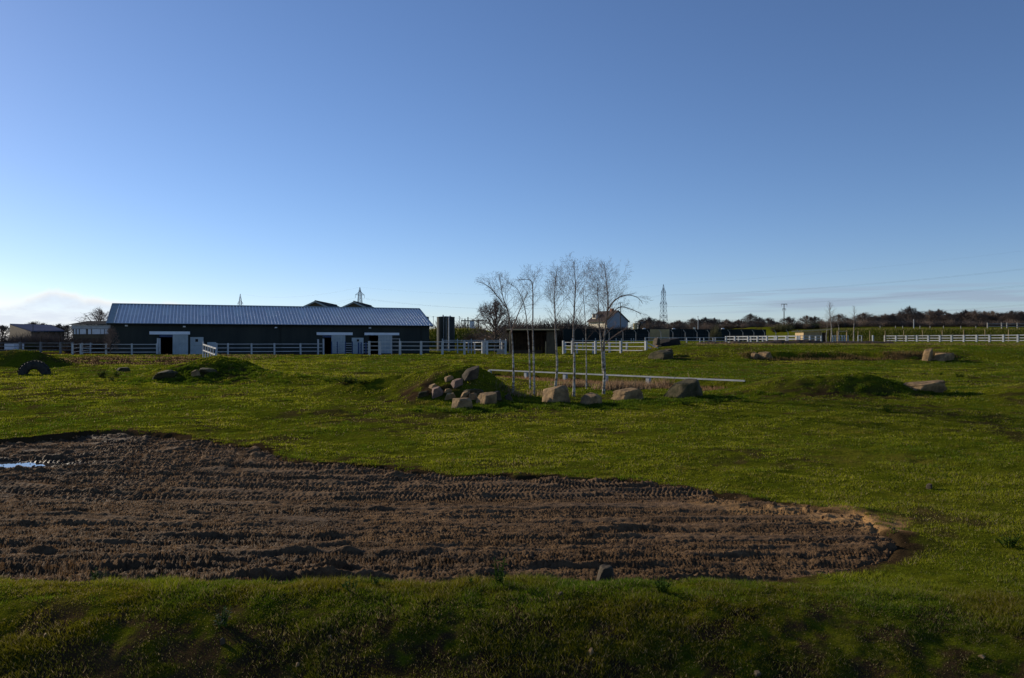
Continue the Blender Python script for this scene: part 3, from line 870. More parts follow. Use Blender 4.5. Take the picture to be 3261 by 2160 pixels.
    # door tracks and sliding doors
    for (a, b, top, bot) in ((476, 605, 1056, 1065), (1008, 1122, 1059, 1067), (1160, 1270, 1060, 1067.3)):
        R.box('door_track', TRACK, root, pu(a), pu(b), -.24, -.02, pz((a+b)/2, bot)-.02, pz((a+b)/2, top))
    for (a, b, k) in ((550, 599, 1066), (1055, 1099, 1068), (1204, 1248, 1068)):
        d = R.box('sliding_door', DOORM, root, pu(a), pu(b), -.15, -.06, .06, pz(a, k))
        for j in range(1, 5):
            uu = pu(a)+(pu(b)-pu(a))*j/5
            R.box('door_seam', VERGE, root, uu-.02, uu+.02, -.162, -.147, .12, pz(a, k)-.1)
    for (a, b, t, w0, w1, wt, wb) in ((606, 648, 1074, 622, 631, 1080, 1089), (1120, 1157, 1076, 1136, 1143, 1081, 1088)):
        R.box('stable_door', DOORM, root, pu(a), pu(b), -.12, -.01, .05, pz(a, t))
        R.box('window', GLASSD, root, pu(w0), pu(w1), -.135, -.11, pz(a, wb), pz(a, wt))
        R.box('door_rail', VERGE, root, pu(a)+.05, pu(b)-.05, -.14, -.118, 1.02, 1.10)
    R.box('hatch', DOORM, root, pu(660), pu(688), -.07, -.01, pz(670, 1110), pz(670, 1090))
    for (a, b) in ((508, 551), (1027, 1056)):
        R.box('strip_curtain', BLUEP, root, pu(a), pu(b), -.05, .02, 2.02, 2.42)
    lampm = mat('lamp_glass', (0.75, 0.77, 0.78), 0.3, var=.1)
    for (px, py) in ((403, 1038), (587, 1041), (878, 1044), (1177, 1045)):
        uu = pu(px); z = pz(px, py)
        b = R.box('wall_lamp', GALV, root, uu-.14, uu+.14, -.24, -.01, z-.07, z+.09)
        mb = MB().box(-.13, .13, -.02, .02, -.05, .07)
        o = mb.build('lamp_lens', lampm, root); o.matrix_basis = Matrix.Translation(Vector(R.p(uu, -.27, z))) @ R.R.to_4x4() @ Matrix.Rotation(-.4, 4, 'X')
    return root
build_barn()

# ------------------------------------------------------------------ buildings and yard things behind
def gable_shed(name, label, px0, px1, Y, apex_y, eave_y, depth, m, roofm, ang=0.0, zbase=1.6):
    """plain shed seen gable end on"""
    a, b = at(px0, eave_y, Y), at(px1, eave_y, Y)
    w = b[0]-a[0]; he = a[2]-zbase; ha = at((px0+px1)/2, apex_y, Y)[2]-zbase
    root = empty(name, (a[0], Y, zbase), label, 'barn', rz=ang)
    MB().prism([(0, 0, 0), (w, 0, 0), (w, 0, he), (w/2, 0, ha-.1), (0, 0, he)], (0, depth, 0)).build('wall', m, root)
    e = .35; k = (ha-he)/(w/2)
    for s in (0, 1):
        x0, x1 = (-e, w/2) if s == 0 else (w+e, w/2)
        MB().prism([(x0, -.3, he-e*k), (x1, -.3, ha), (x1, -.3, ha+.16), (x0, -.3, he-e*k+.16)], (0, depth+.6, 0)).build('roof_slope', roofm, root)
        MB().prism([(x0, -.36, he-e*k-.12), (x1, -.36, ha-.12), (x1, -.36, ha+.19), (x0, -.36, he-e*k+.19)], (0, .055, 0)).build('bargeboard', VERGE, root)
    MB().box(w*.36, w*.64, -.03, .0, he+.1, he+(ha-he)*.42).build('gable_vent', OLIVEC, root)
    MB().tube([(w/2, -.3, ha+.2), (w/2, depth+.3, ha+.2)], .12, 6).build('ridge_cap', SLATE, root)
    return root
gable_shed('gabled_shed', 'dark gable roof rising behind the barn, left of the two', 955, 1054, 150, 961.5, 984, 18, OLIVEC, SLATE)
gable_shed('gabled_shed', 'dark gable roof rising behind the barn, right of the two, below the pylon', 1078, 1177, 150, 963.5, 986, 18, OLIVEC, SLATE)

def left_sheds():
    # lean-to shed with blue-grey roof sloping towards the camera
    z0 = 1.7
    c = at(100, 1057, 150); d = at(205, 1056, 152); hl = at(31, 1034, 163); hr = at(162, 1038, 166)
    root = empty('lean_to_shed', (c[0], c[1], z0), 'low shed with blue-grey lean-to roof at the far left', 'shed')
    O = Vector((c[0], c[1], z0))
    v = lambda p, z=None: tuple(Vector((p[0], p[1], p[2] if z is None else z)) - O)
    mb = MB(); mb.v = [v(c), v(d), v(hr), v(hl), v(c+[0, 0, .2]), v(d+[0, 0, .2]), v(hr+[0, 0, .2]), v(hl+[0, 0, .2])]
    mb.f = [(0, 1, 2, 3), (4, 7, 6, 5), (0, 4, 5, 1), (1, 5, 6, 2), (2, 6, 7, 3), (3, 7, 4, 0)]
    mb.build('roof_slope', BLUEROOF, root)
    mb = MB(); mb.v = [v(c, z0), v(d, z0), v(hr, z0), v(hl, z0), v(c-[0, 0, .02]), v(d-[0, 0, .02]), v(hr-[0, 0, .02]), v(hl-[0, 0, .02])]
    mb.f = [(0, 1, 5, 4), (1, 2, 6, 5), (2, 3, 7, 6), (3, 0, 4, 7)]
    mb.build('wall', DARKWOOD, root)  # darker wall: shade from the scrub is put into the colour
    MB().tube([v(c-[0, .1, .05]), v(d-[0, .1, .05])], .11, 6).build('gutter', TANKM, root)
    p = at(105, 1034, 148)
    o = MB().tube([(0, 0, 0), (0, 0, p[2]-1.6)], [.06, .05], 7).build('pole', TANKM, None, loc=(p[0], p[1], 1.6))
    tag(o, 'thin dark pole in front of the blue-grey shed roof', 'pole'); o.name = 'thin_pole'
    # barn with pale slatted front
    a = at(229, 1035, 112); b = at(352, 1035, 112); z0 = 1.55; he = a[2]-z0; w = b[0]-a[0]+4
    r = empty('cattle_barn', (a[0], 112, z0), 'grey-roofed cattle barn with white upper panels left of the long barn', 'barn')
    MB().box(0, w, .05, 9, 0, 1.9).build('lower_wall', DARKWOOD, r)
    MB().box(0, w, .2, 9, 1.903, he).build('upper_wall', OLIVEC, r)
    MB().box(-.1, w, .12, .2, he-.55, he).build('fascia', GALV, r)
    for i, (x0, x1) in enumerate(((234, 239), (243, 249), (253, 272), (279, 288), (292, 318), (320, 330), (333, 343))):
        X0 = at(x0, 0, 112)[0]-a[0]; X1 = at(x1, 0, 112)[0]-a[0]
        MB().box(X0, X1, .10, .19, he-1.32, he-.60).build('white_panel', WHITEB, r)
    ha = at(240, 1024.5, 116.5)[2]-z0
    for s in (0, 1):
        y0, y1 = (-.3, 4.6) if s == 0 else (9.5, 4.6)
        MB().prism([(-.25, y0, he), (-.25, y1, ha), (-.25, y1, ha+.1), (-.25, y0, he+.1)], (w+.5, 0, 0)).build('roof_slope', SLATE, r)
    # white box trailer
    p = at(14, 1112, 104); w = at(44, 1112, 104)[0]-p[0]
    r = empty('livestock_trailer', (p[0], 104, 1.62), 'small white box trailer by the far left fence', 'trailer')
    MB().box(0, w, 0, 2.2, .32, 1.05).build('body', WHITEB, r)
    MB().box(.04, w-.04, -.02, 2.22, 1.053, 1.10).build('roof', GALV, r)
    for xx in (.25, w-.25):
        for yy in (.1, 2.1):
            MB().tube([(xx, yy-.08, .22), (xx, yy+.08, .22)], .22, 12).build('wheel', RUBBER, r)
left_sheds()

def tank(name, label, px0, px1, top, Y, zb, m, ribs=3, hatch=True):
    a, b = at(px0, top, Y), at(px1, top, Y); R = (b[0]-a[0])/2; h = a[2]-zb
    root = empty(name, ((a[0]+b[0])/2, Y, zb), label, 'tank')
    n = 32; mb = MB()
    prof = [(R, 0), (R, h), (R+.03, h), (R+.03, h+.05), (R*.6, h+.12), (.02, h+.18)]
    for (r, z) in prof: mb.v += [(r*math.cos(2*math.pi*k/n), r*math.sin(2*math.pi*k/n), z) for k in range(n)]
    for i in range(len(prof)-1):
        for k in range(n): mb.f.append((i*n+k, i*n+(k+1) % n, (i+1)*n+(k+1) % n, (i+1)*n+k))
    mb.f.append(tuple((len(prof)-1)*n+k for k in range(n)))
    mb.build('shell', m, root)
    for j in range(ribs):
        z = h*(j+1)/(ribs+1)
        MB().tube([(R*math.cos(2*math.pi*k/n), R*math.sin(2*math.pi*k/n), z) for k in range(n+1)], .025, 5, cap=False).build('hoop', m, root)
    if hatch:
        MB().tube([(-R*.3, 0, h+.1), (-R*.3, 0, h+.38)], .09, 8).build('vent', GALV, root)
        MB().tube([(R*.5, -.2, h+.1), (R*.5, -.2, h+.25)], .12, 8).build('hatch', GALV, root)
    for x in (-.18, .18):
        MB().bar((x, -R-.08, .3), (x, -R-.08, h+.2), .02).build('ladder_rail', GALV, root)
    return root
tank('slurry_tank', 'large dark round tank right of the barn with a pale pole before it', 1391, 1448, 1011, 116, 1.6, TANKM, 1)
tank('slurry_tank', 'dark tank half hidden behind the right end of the barn', 1338, 1366, 1011, 122, 1.6, TANKM, 2, False)
tank('feed_silo', 'small tan cylindrical tank right of the white house', 2017, 2029, 1031, 300, 4.0, TANKTAN, 3, False)
tank('feed_silo', 'dark green tank standing between the tan tank and the treeline', 2033, 2055, 1027, 300, 4.0, TANKM, 2, False)

def lamp_post(label, px, top, Y, zb, m=GALV, head=True, r=.06, arm=.35):
    p = at(px, top, Y)
    root = empty('lamp_post', (p[0], Y, zb), label, 'lamp post'); h = p[2]-zb
    MB().tube([(0, 0, 0), (0, 0, h*.5), (0, 0, h)], [r*1.2, r, r*.8], 8).build('pole', m, root)
    if head:
        MB().box(-arm, arm*.6, -.09, .09, h-.02, h+.12).build('lamp_head', m, root)
        MB().box(-.14, .14, -.14, .14, 0, .25).build('base', m, root)
lamp_post('pale grey lamp post in front of the large dark tank', 1429.5, 1011, 112, 1.6, GALV, True, .10, .15)
lamp_post('thin lamp post right of the large dark tank', 1463, 1010, 150, 4.8, PYLON, True, .05, .12)
lamp_post('thin lamp post left of the large dark tank', 1380, 1010, 160, 2.2, PYLON, True, .05, .12)
lamp_post('floodlight mast with box head inside the round bare tree', 1561, 1001, 118, 1.7, TANKM, True, .05, .45)
lamp_post('lamp post before the treeline right of the pylon', 2223, 1009, 230, 4.0, GALV, True, .09, .2)
lamp_post('white post standing before the wood at the right', 2910, 1017, 175, 5.2, WHITE, False, .10)

def gantry():
    Y = 165
    a, b = at(1469, 1022, Y), at(1552, 1023, Y); zb = 4.9
    r = empty('steel_gantry', (a[0], Y, zb), 'dark steel gantry beam on posts on the green bank', 'gantry')
    w = b[0]-a[0]; h = a[2]-zb
    MB().box(0, w, -.1, .1, h-.1, h+.12).build('beam', TANKM, r)
    for px, top in ((1480.5, 1015), (1490, 1010), (1524, 1017)):
        p = at(px, top, Y); MB().tube([(p[0]-a[0], .2, 0), (p[0]-a[0], .2, p[2]-zb)], .12, 7).build('post', TANKM, r)
    p = at(1496, 1041, 175); q = at(1508, 1023, 175)
    s = empty('white_cabin', (p[0], 175, 4.9), 'small white cabin under the steel gantry', 'cabin')
    MB().box(0, q[0]-p[0], 0, 3, 0, q[2]-4.9).build('wall', WHITEB, s)
    MB().box(-.1, q[0]-p[0]+.1, -.1, 3.1, q[2]-4.897, q[2]-4.75).build('roof', GALV, s)
    MB().box(.2, .75, -.03, 0, .1, 1.2).build('door', GREYSHADE, s)
gantry()

def dark_shelter():
    Y = 83.0; zb = 1.70
    a, b = at(1620, 1127, Y), at(1774, 1127, Y); w = b[0]-a[0]; h = at(0, 1052, Y)[2]-zb; D = 4.2
    r = empty('field_shelter', (a[0], Y, zb), 'open-fronted dark timber field shelter behind the birches', 'shelter')
    xo = at(1738, 0, Y)[0]-a[0]
    nb = 14
    for i in range(nb):
        x0 = i*w/nb
        part_box('board', DARKWOOD, r, (x0+w/nb/2, D, h/2-.06), (w/nb-.015, .04, h-.1))
    for i in range(8):
        for x in (0.03, w-.03):
            part_box('board', DARKWOOD, r, (x, .1+(i+.5)*(D-.2)/8, h/2-.06), (.04, (D-.2)/8-.012, h-.1))
    nb = 6
    for i in range(nb):
        x0 = xo+.08+(w-xo-.08)*i/nb; ww = (w-xo-.08)/nb
        part_box('board', OLIVEC, r, (x0+ww/2, .0, h/2-.06), (ww-.014, .04, h-.1))
    part_box('post', WOODPOST, r, (.12, -.06, h/2-.1), (.13, .13, h))
    part_box('post', WOODPOST, r, (xo, -.06, .66), (.11, .11, 1.3))
    MB().prism([(-.25, -.45, h+.02), (-.25, D+.3, h-.22), (-.25, D+.3, h-.12), (-.25, -.45, h+.12)], (w+.45, 0, 0)).build('roof', SLATE, r)
    MB().box(-.27, w+.22, -.52, -.452, h+.0, h+.14).build('fascia', PALEWOOD, r)
    # straw and dark bedding inside
    MB().box(.3, xo-.3, .8, D-.1, 0, .35).build('bedding', DARKWOOD, r)
dark_shelter()

def trough():
    p = gp(1597, 1127); a = at(1583, 1127, 81.5)
    r = empty('water_trough', (a[0], 81.5, 1.70), 'pale concrete water trough left of the dark shelter', 'trough')
    mb = MB(); mb.box(0, .95, 0, .5, 0, .42); mb.build('tank', CONC, r)
    MB().box(.06, .89, .06, .44, .421, .425).build('water', GLASSD, r)
    MB().box(-.1, 1.3, -.05, .55, -.1, .06).build('plinth', CONC, r)
trough()

def pale_shelter():
    Y = 135.0; zb = 2.75
    a, b = at(2559, 1090, Y), at(2643, 1090, Y); w = b[0]-a[0]; hl = at(0, 1055.5, Y)[2]-zb; hr = at(0, 1050.5, Y)[2]-zb; D = 4.0
    r = empty('field_shelter', (a[0], Y, zb), 'pale boarded field shelter with sloping roof behind the soil heaps', 'shelter')
    xo = at(2615, 0, Y)[0]-a[0]; nb = 16
    for i in range(nb):
        x0 = i*xo/nb; hh = hl+(hr-hl)*(x0/w)-.12
        part_box('board', PALEWOOD, r, (x0+xo/nb/2, 0, hh/2), (xo/nb-.03, .04, hh))
    MB().box(0, xo, .05, .09, 0, hl-.25).build('lining', DARKWOOD, r)
    MB().box(xo+.2, w, 1.2, D, 0, hl-.2).build('inner_wall', DARKWOOD, r)
    MB().box(-.02, .1, -.03, D, 0, hl-.14).build('end_wall', PALEWOOD, r)
    part_box('post', PALEWOOD, r, (xo-.02, -.08, hl/2), (.2, .14, hl-.1))
    part_box('post', DARKWOOD, r, (w-.1, -.02, hr/2-.05), (.16, .16, hr-.1))
    k = (hr-hl)/w
    MB().prism([(-.5, -.6, hl-.5*k), (w+.1, -.6, hr+.1*k), (w+.1, -.6, hr+.1*k+.14), (-.5, -.6, hl-.5*k+.14)], (0, D+1, 0)).build('roof', SLATE, r)
    MB().prism([(-.52, -.68, hl-.5*k-.04), (w+.12, -.68, hr+.1*k-.04), (w+.12, -.68, hr+.1*k+.17), (-.52, -.68, hl-.5*k+.17)], (0, .07, 0)).build('fascia', PALEWOOD, r)
    # goal-like timber frame beside it
    p, q = at(2667, 1055, 128), at(2697, 1055, 128)
    g = empty('timber_arch', (p[0], 128, 2.7), 'goal-shaped pale timber frame right of the pale shelter', 'frame')
    h = p[2]-2.7; ww = q[0]-p[0]
    part_box('post', WOODPOST, g, (0, 0, h/2), (.14, .14, h)); part_box('post', WOODPOST, g, (ww, 0, h/2), (.14, .14, h+.3))
    part_beam('beam', WOODPOST, g, (0, -.11, h-.05), (ww, -.11, h-.02), .08, .2)
    fence('blue shaded pen rails under the goal-shaped timber frame', pix_line([2652, 2660, 2672, 2682, 2690, 2700], 132, 132), rails=(.4, .8, 1.25), post=(.2, .1, 1.3), zs=[2.75]*6, name='pen_hurdle', cat='hurdle')
pale_shelter()

def house():
    Y = 320.0; zb = 4.6
    c = at(1933, 1046, Y); fl = at(1874, 1046, 333); gr = at(2000, 1046, 333)
    O = Vector((c[0], c[1], zb))
    r = empty('house', O, 'cream farmhouse with steep brown roof, dormer and shaded gable', 'house')
    fdir = Vector((fl[0]-c[0], fl[1]-c[1], 0)); gdir = Vector((gr[0]-c[0], gr[1]-c[1], 0))
    he = at(0, 1020, Y)[2]-zb; ha = at(0, 990, 327)[2]-zb
    P = lambda u, v, z: tuple(fdir*u + gdir*v + Vector((0, 0, z)))
    MB().prism([P(0, 0, 0), P(0, 1, 0), P(0, 1, he), P(0, .5, ha-.15), P(0, 0, he)], fdir).build('gable_wall', GREYSHADE, r)  # gable's shade is put into the grey; the sunlit front is cream
    mb = MB(); e = .02
    n = (gdir.normalized()*-.06)
    mb.prism([tuple(Vector(P(0, 0, 0))+n), tuple(Vector(P(1, 0, 0))+n), tuple(Vector(P(1, 0, he))+n), tuple(Vector(P(0, 0, he))+n)], tuple(gdir.normalized()*.055))
    mb.build('front_wall', CREAM, r)
    for s in (0, 1):
        va, vb = (-.07, .5) if s == 0 else (1.07, .5)
        k = (ha-he)/.5
        za = he-.07*k
        rf = MB().prism([P(-.04, va, za), P(-.04, vb, ha), P(-.04, vb, ha+.22), P(-.04, va, za+.22)], tuple(fdir*1.08)).build('roof_slope', TILE, r)
        if s == 0: roof0 = rf
    zr = he+(ha-he)*.45
    MB().prism([P(.66, .06, zr-1.0), P(.86, .06, zr-1.0), P(.86, .06, zr+1.0), P(.66, .06, zr+1.0)], tuple(gdir*.35)).build('dormer', CREAM, r)
    MB().prism([P(.64, .03, zr+1.0), P(.88, .03, zr+1.0), P(.88, .03, zr+1.2), P(.64, .03, zr+1.2)], tuple(gdir*.40)).build('dormer_roof', TILE, r)
    MB().prism([P(.70, .052, zr-.5), P(.82, .052, zr-.5), P(.82, .052, zr+.7), P(.70, .052, zr+.7)], tuple(gdir*.006)).build('window', GLASSD, r)
    MB().prism([P(.25, .44, ha-.3), P(.34, .44, ha-.3), P(.34, .56, ha-.3), P(.25, .56, ha-.3)], (0, 0, 1.4)).build('chimney', BRICK, r)
    for (u0, u1, z0, z1) in ((.12, .25, 1.0, 2.4), (.42, .56, 1.0, 2.4), (.74, .88, 1.0, 2.4)):
        n2 = gdir.normalized()*-.10
        mb = MB(); mb.prism([tuple(Vector(P(u, 0, z))+n2) for u, z in ((u0, z0), (u1, z0), (u1, z1), (u0, z1))], tuple(gdir.normalized()*.04))
        w = mb.build('window', GLASSD, r)
    # pale lean-to against the gable
    MB().prism([P(-.02, .05, 0), P(-.02, .95, 0), P(-.02, .95, 1.9), P(-.02, .05, 2.3)], tuple(fdir*-.18)).build('lean_to', WHITEB, r)
house()

def screen_fence():
    Y = 172.0
    r = None
    spans = [(1794, 2070), (2132, 2440)]
    for k, (p0, p1) in enumerate(spans):
        a = at(p0, 1048, Y); b = at(p1, 1049, Y); zb = 1.9 if k == 0 else 2.6
        r = empty('screen_fence', (a[0], Y, zb), ['long dark green screen fence below the white house', 'long dark green screen fence before the bare treeline'][k], 'fence')
        n = 7 if k == 0 else 8; w = (b[0]-a[0])/n; h = a[2]-zb
        for i in range(n):
            part_box('panel', SCREENM, r, (w*(i+.5), rnd.uniform(-.03, .03), h/2-rnd.uniform(0, .12)), (w-.05, .06, h))
            part_box('post', TANKM, r, (w*i, -.12, h/2), (.16, .14, h+.05))
    a, b = at(2068, 1049, 186), at(2136, 1049, 186)
    o = MB().box(0, b[0]-a[0], 0, 8, 0, a[2]-2.4).build('straw_field', mat('straw', (0.50, 0.36, 0.17), .9, (0.38, .27, .13), .6), None, loc=(a[0], 186, 2.4))  # box standing for the straw-coloured field seen through the gap
    tag(o, 'straw-coloured field in the gap of the green screen', 'field')
    # concrete posts with cranked tops carrying wire
    pts = [1940, 1984, 2025, 2067, 2105, 2143, 2182, 2220, 2258, 2324, 2366, 2401, 2435, 2471, 2510, 2545]
    Yp = 160; zb = 2.4
    a = at(pts[0], 0, Yp)
    r = empty('security_fence', (a[0], Yp, zb), 'wire fence on pale concrete posts with cranked tops before the green screen', 'fence')
    for p in pts:
        q = at(p, 1054, Yp); x = q[0]-a[0]; h = q[2]-zb
        MB().tube([(x, 0, 0), (x, 0, h-.35), (x-.42, 0, h+.2)], [.085, .075, .06], 4).build('post', CONC, r)
    x1 = at(pts[-1], 0, Yp)[0]-a[0]
    for z in (.6, 1.2, 1.7, 2.1):
        MB().bar((0, -.08, z), (x1, -.08, z), .012).build('wire', WIREM, r)
    for i, (px, c) in enumerate(((2052, 'the dark green tank'), (2146, 'the right end of the straw field'), (2303, 'the middle of the dark screen'))):
        p = at(px, 1050, 180)
        o = MB().prism([(-.42, 0, 0), (-.3, 0, .26), (0, 0, .36), (.3, 0, .26), (.42, 0, 0), (.28, 0, -.02), (.2, 0, .12), (-.2, 0, .12), (-.28, 0, -.02)], (0, .5, 0)).build('roof_cowl', WHITEB, None, loc=tuple(p))
        o2 = empty('roof_cowl', tuple(p), 'white arched cowl above the screen fence near %s' % c, 'cowl')
        o.parent = o2; o.location = (0, 0, 0); o.name = 'hood'
        MB().box(-.06, .06, .2, .3, -3.2, .1).build('stand', GALV, o2)
    p = at(2211, 1050, 178)
    o2 = empty('notice_board', (p[0], p[1], 2.8), 'small cream square board above the dark screen fence', 'sign')
    MB().box(-.27, .27, 0, .05, p[2]-2.8-.05, p[2]-2.8+.5).build('board', CREAM, o2)
    MB().box(-.04, .04, .05, .12, 0, p[2]-2.8+.3).build('post', GALV, o2)
screen_fence()

def power_pole(label, px, top, Y, zb, arms):
    p = at(px, top, Y); h = p[2]-zb
    r = empty('electricity_pole', (p[0], Y, zb), label, 'pole')
    MB().tube([(0, 0, 0), (0, 0, h)], [.2, .13], 8).build('pole', BARK, r)
    for (dz, w) in arms:
        MB().box(-w/2, w/2, -.15, -.02, h-dz-.09, h-dz+.09).build('crossarm', BARK, r)
        for s in (-1, 1):
            MB().tube([(s*w/2*.92, -.08, h-dz-.1), (s*w/2*.92, -.08, h-dz-.75)], .07, 6).build('insulator', GALV, r)
power_pole('wooden electricity pole with two crossarms before the treeline', 2497, 968.5, 260, 4.3, ((.05, 2.0), (1.65, 1.2)))
power_pole('wooden electricity pole beside the shaded gable of the house', 1976, 964, 300, 4.2, ((.1, 1.7),))

def pylon(label, px, top, Y, zb, H_, arms, basew):
    p = at(px, top, Y)
    r = empty('pylon', (p[0], Y, zb), label, 'pylon')
    h = p[2]-zb; rot = .5
    r.rotation_euler = (0, 0, rot)
    def wd(t):            # half width against height fraction
        return np.interp(t, [0, .25, .5, .7, .88, 1.0], [basew, basew*.78, basew*.56, basew*.40, basew*.26, .06])
    levels = [0, .1, .2, .29, .38, .46, .54, .61, .68, .75, .82, .88, .94, 1.0]
    t_leg = .16
    for sx in (-1, 1):
        for sy in (-1, 1):
            MB().tube([(sx*wd(t), sy*wd(t), t*h) for t in levels], [t_leg]*len(levels), 4).build('leg', PYLON, r)
    mb = MB()
    for a, b in zip(levels[:-1], levels[1:]):
        wa, wb = wd(a), wd(b)
        for (s0, s1) in (((-1, -1), (1, -1)), ((1, -1), (1, 1)), ((1, 1), (-1, 1)), ((-1, 1), (-1, -1))):
            mb.bar((s0[0]*wa, s0[1]*wa, a*h), (s1[0]*wb, s1[1]*wb, b*h), .09)
            mb.bar((s1[0]*wa, s1[1]*wa, a*h), (s0[0]*wb, s0[1]*wb, b*h), .09)
            mb.bar((s0[0]*wa, s0[1]*wa, a*h), (s1[0]*wa, s1[1]*wa, a*h), .09)
    mb.build('lattice', PYLON, r)['kind'] = 'stuff'
    ends = []
    for (t, half) in arms:
        for s in (-1, 1):
            mb = MB(); w = wd(t); tip = (s*half, 0, t*h)
            for sy in (-1, 1):
                mb.bar((s*w, sy*w, t*h), tip, .12); mb.bar((s*wd(t+.05), sy*wd(t+.05), (t+.05)*h), tip, .12)
                mb.bar((s*(w+half)/2, sy*w*.5, t*h), (s*(wd(t+.05)+half)/2, sy*w*.5, (t+.025)*h), .08)
            mb.build('crossarm', PYLON, r)
            MB().tube([tip, (tip[0], 0, tip[2]-2.6)], .13, 5).build('insulator', PYLON, r)
            c, s_ = math.cos(rot), math.sin(rot)
            ends.append((p[0]+tip[0]*c, Y+tip[0]*s_, zb+tip[2]-2.6))
    ends.append((p[0], Y, zb+h))
    return ends
EB = pylon('tall lattice pylon right of the birches above the treeline', 2113, 906, 760, 2.4, 0, ((.43, 3.9), (.66, 4.4), (.86, 3.0)), 4.2)
EA = pylon('lattice pylon rising behind the barn beside the right gable roof', 1146, 915, 640, 2.4, 0, ((.47, 6.0), (.67, 5.4), (.86, 3.8)), 4.0)
EC = pylon('distant faint pylon above the left half of the barn roof', 765, 936, 900, 2.4, 0, ((.30, 7.0), (.62, 6.6), (.80, 3.0)), 4.0)
ED = [(e[0]-EB[6][0]+470, 380+e[1]-760, e[2]+(20 if i < 6 else 20)) for i, e in enumerate(EB)]
EW = [(-900, 760, e[2]) for e in EC]

def wire(label, a, b, sag, r=.034):
    a, b = Vector(a), Vector(b); n = 24
    pts = []
    for i in range(n+1):
        t = i/n; p = a.lerp(b, t); p.z -= sag*4*t*(1-t); pts.append(p-a)
    o = MB().tube(pts, r, 4).build('power_line', WIREM, None, loc=tuple(a))
    tag(o, label, 'power line', 'overhead power lines')
which = ['lowest left', 'lowest right', 'middle left', 'middle right', 'upper left', 'upper right', 'earth']
for k in range(7):
    wire('%s wire from the tall pylon to the right edge of the sky' % which[k], EB[k], ED[k], 9 if k < 6 else 7, .022 if k < 6 else .016)
    wire('%s wire between the barn pylon and the tall pylon' % which[k], EA[k], EB[k], 11 if k < 6 else 8, .022 if k < 6 else .016)
    wire('%s wire from the faint pylon to the barn pylon' % which[k], EC[k], EA[k], 6, .024)

# ------------------------------------------------------------------ rocks
def rock_mesh(name, m, w, d, h, seed, flat=0.0, n_planes=11, rough=.05, sub=4, lean=0.0):
    import bmesh
    bm = bmesh.new(); n_planes = min(n_planes, 7)
    bmesh.ops.create_icosphere(bm, subdivisions=sub, radius=1.0)
    r = np.random.default_rng(seed)
    N = r.normal(size=(n_planes, 3)); N[:, 2] = np.abs(N[:, 2]); N /= np.linalg.norm(N, axis=1)[:, None]
    N = np.concatenate([N, np.array([[1, -.1, .1], [-.90, -.40, .16], [.1, 1, 0], [.46, -.87, -.14], [-.30, -.22, 1.0]])]); N /= np.linalg.norm(N, axis=1)[:, None]
    Dd = np.concatenate([r.uniform(.62, .98, n_planes), np.array([.9, .62, .8, .66, .55])*r.uniform(.85, 1.1, 5)])
    co = np.array([v.co[:] for v in bm.verts])
    dots = co @ N.T
    rad = np.where(dots > .08, Dd[None, :]/np.maximum(dots, .08), 9.0)
    # soft minimum keeps worn edges
    k = 34.0
    rr = -np.log(np.exp(-k*np.minimum(rad, 2.5)).sum(1))/k
    ph = r.uniform(0, 6, 9)
    nz = sum(np.sin(co[:, 0]*f*1.0+ph[i]+co[:, 1]*f*.7)*np.sin(co[:, 2]*f+ph[i+3]+co[:, 1]*f*.5)/(f**.8) for i, f in enumerate((3.1, 6.3, 11.7, 19.0)))
    rr = rr*(1+rough*nz)
    co = co*rr[:, None]
    co[:, 0] += lean*co[:, 2]
    mn, mx = co.min(0), co.max(0)
    co = (co-(mn+mx)/2)/((mx-mn)/2)
    co = co*np.array([w/2, d/2, h/2]) + np.array([0, 0, h/2])
    for v, c in zip(bm.verts, co): v.co = c
    for f in bm.faces: f.smooth = True
    me = bpy.data.meshes.new(name); bm.to_mesh(me); bm.free(); me.materials.append(m)
    try:
        me.set_sharp_from_angle(angle=math.radians(32))
    except Exception: pass
    return me

def rock(label, x0, x1, y0, y1, m, seed, dep=.75, Y=None, rz=None, bury=.62, lean=0.0, tilt=(0, 0), name='boulder', cat='boulder', rough=.085, np_=11):
    cx = (x0+x1)/2
    g = gp(cx, y1) if Y is None else np.array([(cx-PW/2)/F*Y, Y, H((cx-PW/2)/F*Y, Y)])
    w = 1.14*(x1-x0)/F*g[1]; h = 1.04*(y1-y0)/F*g[1]
    me = rock_mesh(name, m, w, w*dep, h*(1+bury), seed, lean=lean, rough=rough, n_planes=np_)
    o = bpy.data.objects.new(name, me); link(o)
    o.location = (g[0], g[1]+w*dep*.36, g[2]-h*bury)
    o.rotation_euler = (tilt[0]+rnd.uniform(-.12, .12), tilt[1]+rnd.uniform(-.2, .15), rnd.uniform(-.3, .3) if rz is None else rz*.3)
    tag(o, label, cat)
    return o
# pile on the centre mound
rock('tall dark slab leaning against the top of the centre mound', 1458, 1526, 1170, 1213, GREYST, 3, .55, rz=.5, lean=.25)
rock('pale wedge stone left of the tall slab', 1412, 1448, 1198, 1216, SAND, 5, .8)
rock('pinkish boulder at the foot of the tall slab', 1432, 1474, 1208, 1235, PINKST, 8, .8)
rock('thin tilted flagstone behind the round boulder', 1366, 1398, 1224, 1240, SAND, 12, .7, tilt=(0, -.35))
rock('flat brown slab at the left end of the rock pile', 1320, 1368, 1247, 1267, MOSSST, 14, .8, tilt=(0, -.2))
rock('round purplish boulder in the rock pile', 1367, 1411, 1234, 1267, PINKST, 21, .9, rough=.03, np_=4)
rock('dark slab wedged right of the round boulder', 1409, 1438, 1239, 1254, SAND, 23, .7)
rock('small tan stone with a cleft below the round boulder', 1412, 1446, 1252, 1275, SAND, 27, .9, rough=.1)
rock('long dark slab behind the tan boulders', 1470, 1538, 1240, 1258, MOSSST, 31, .5)
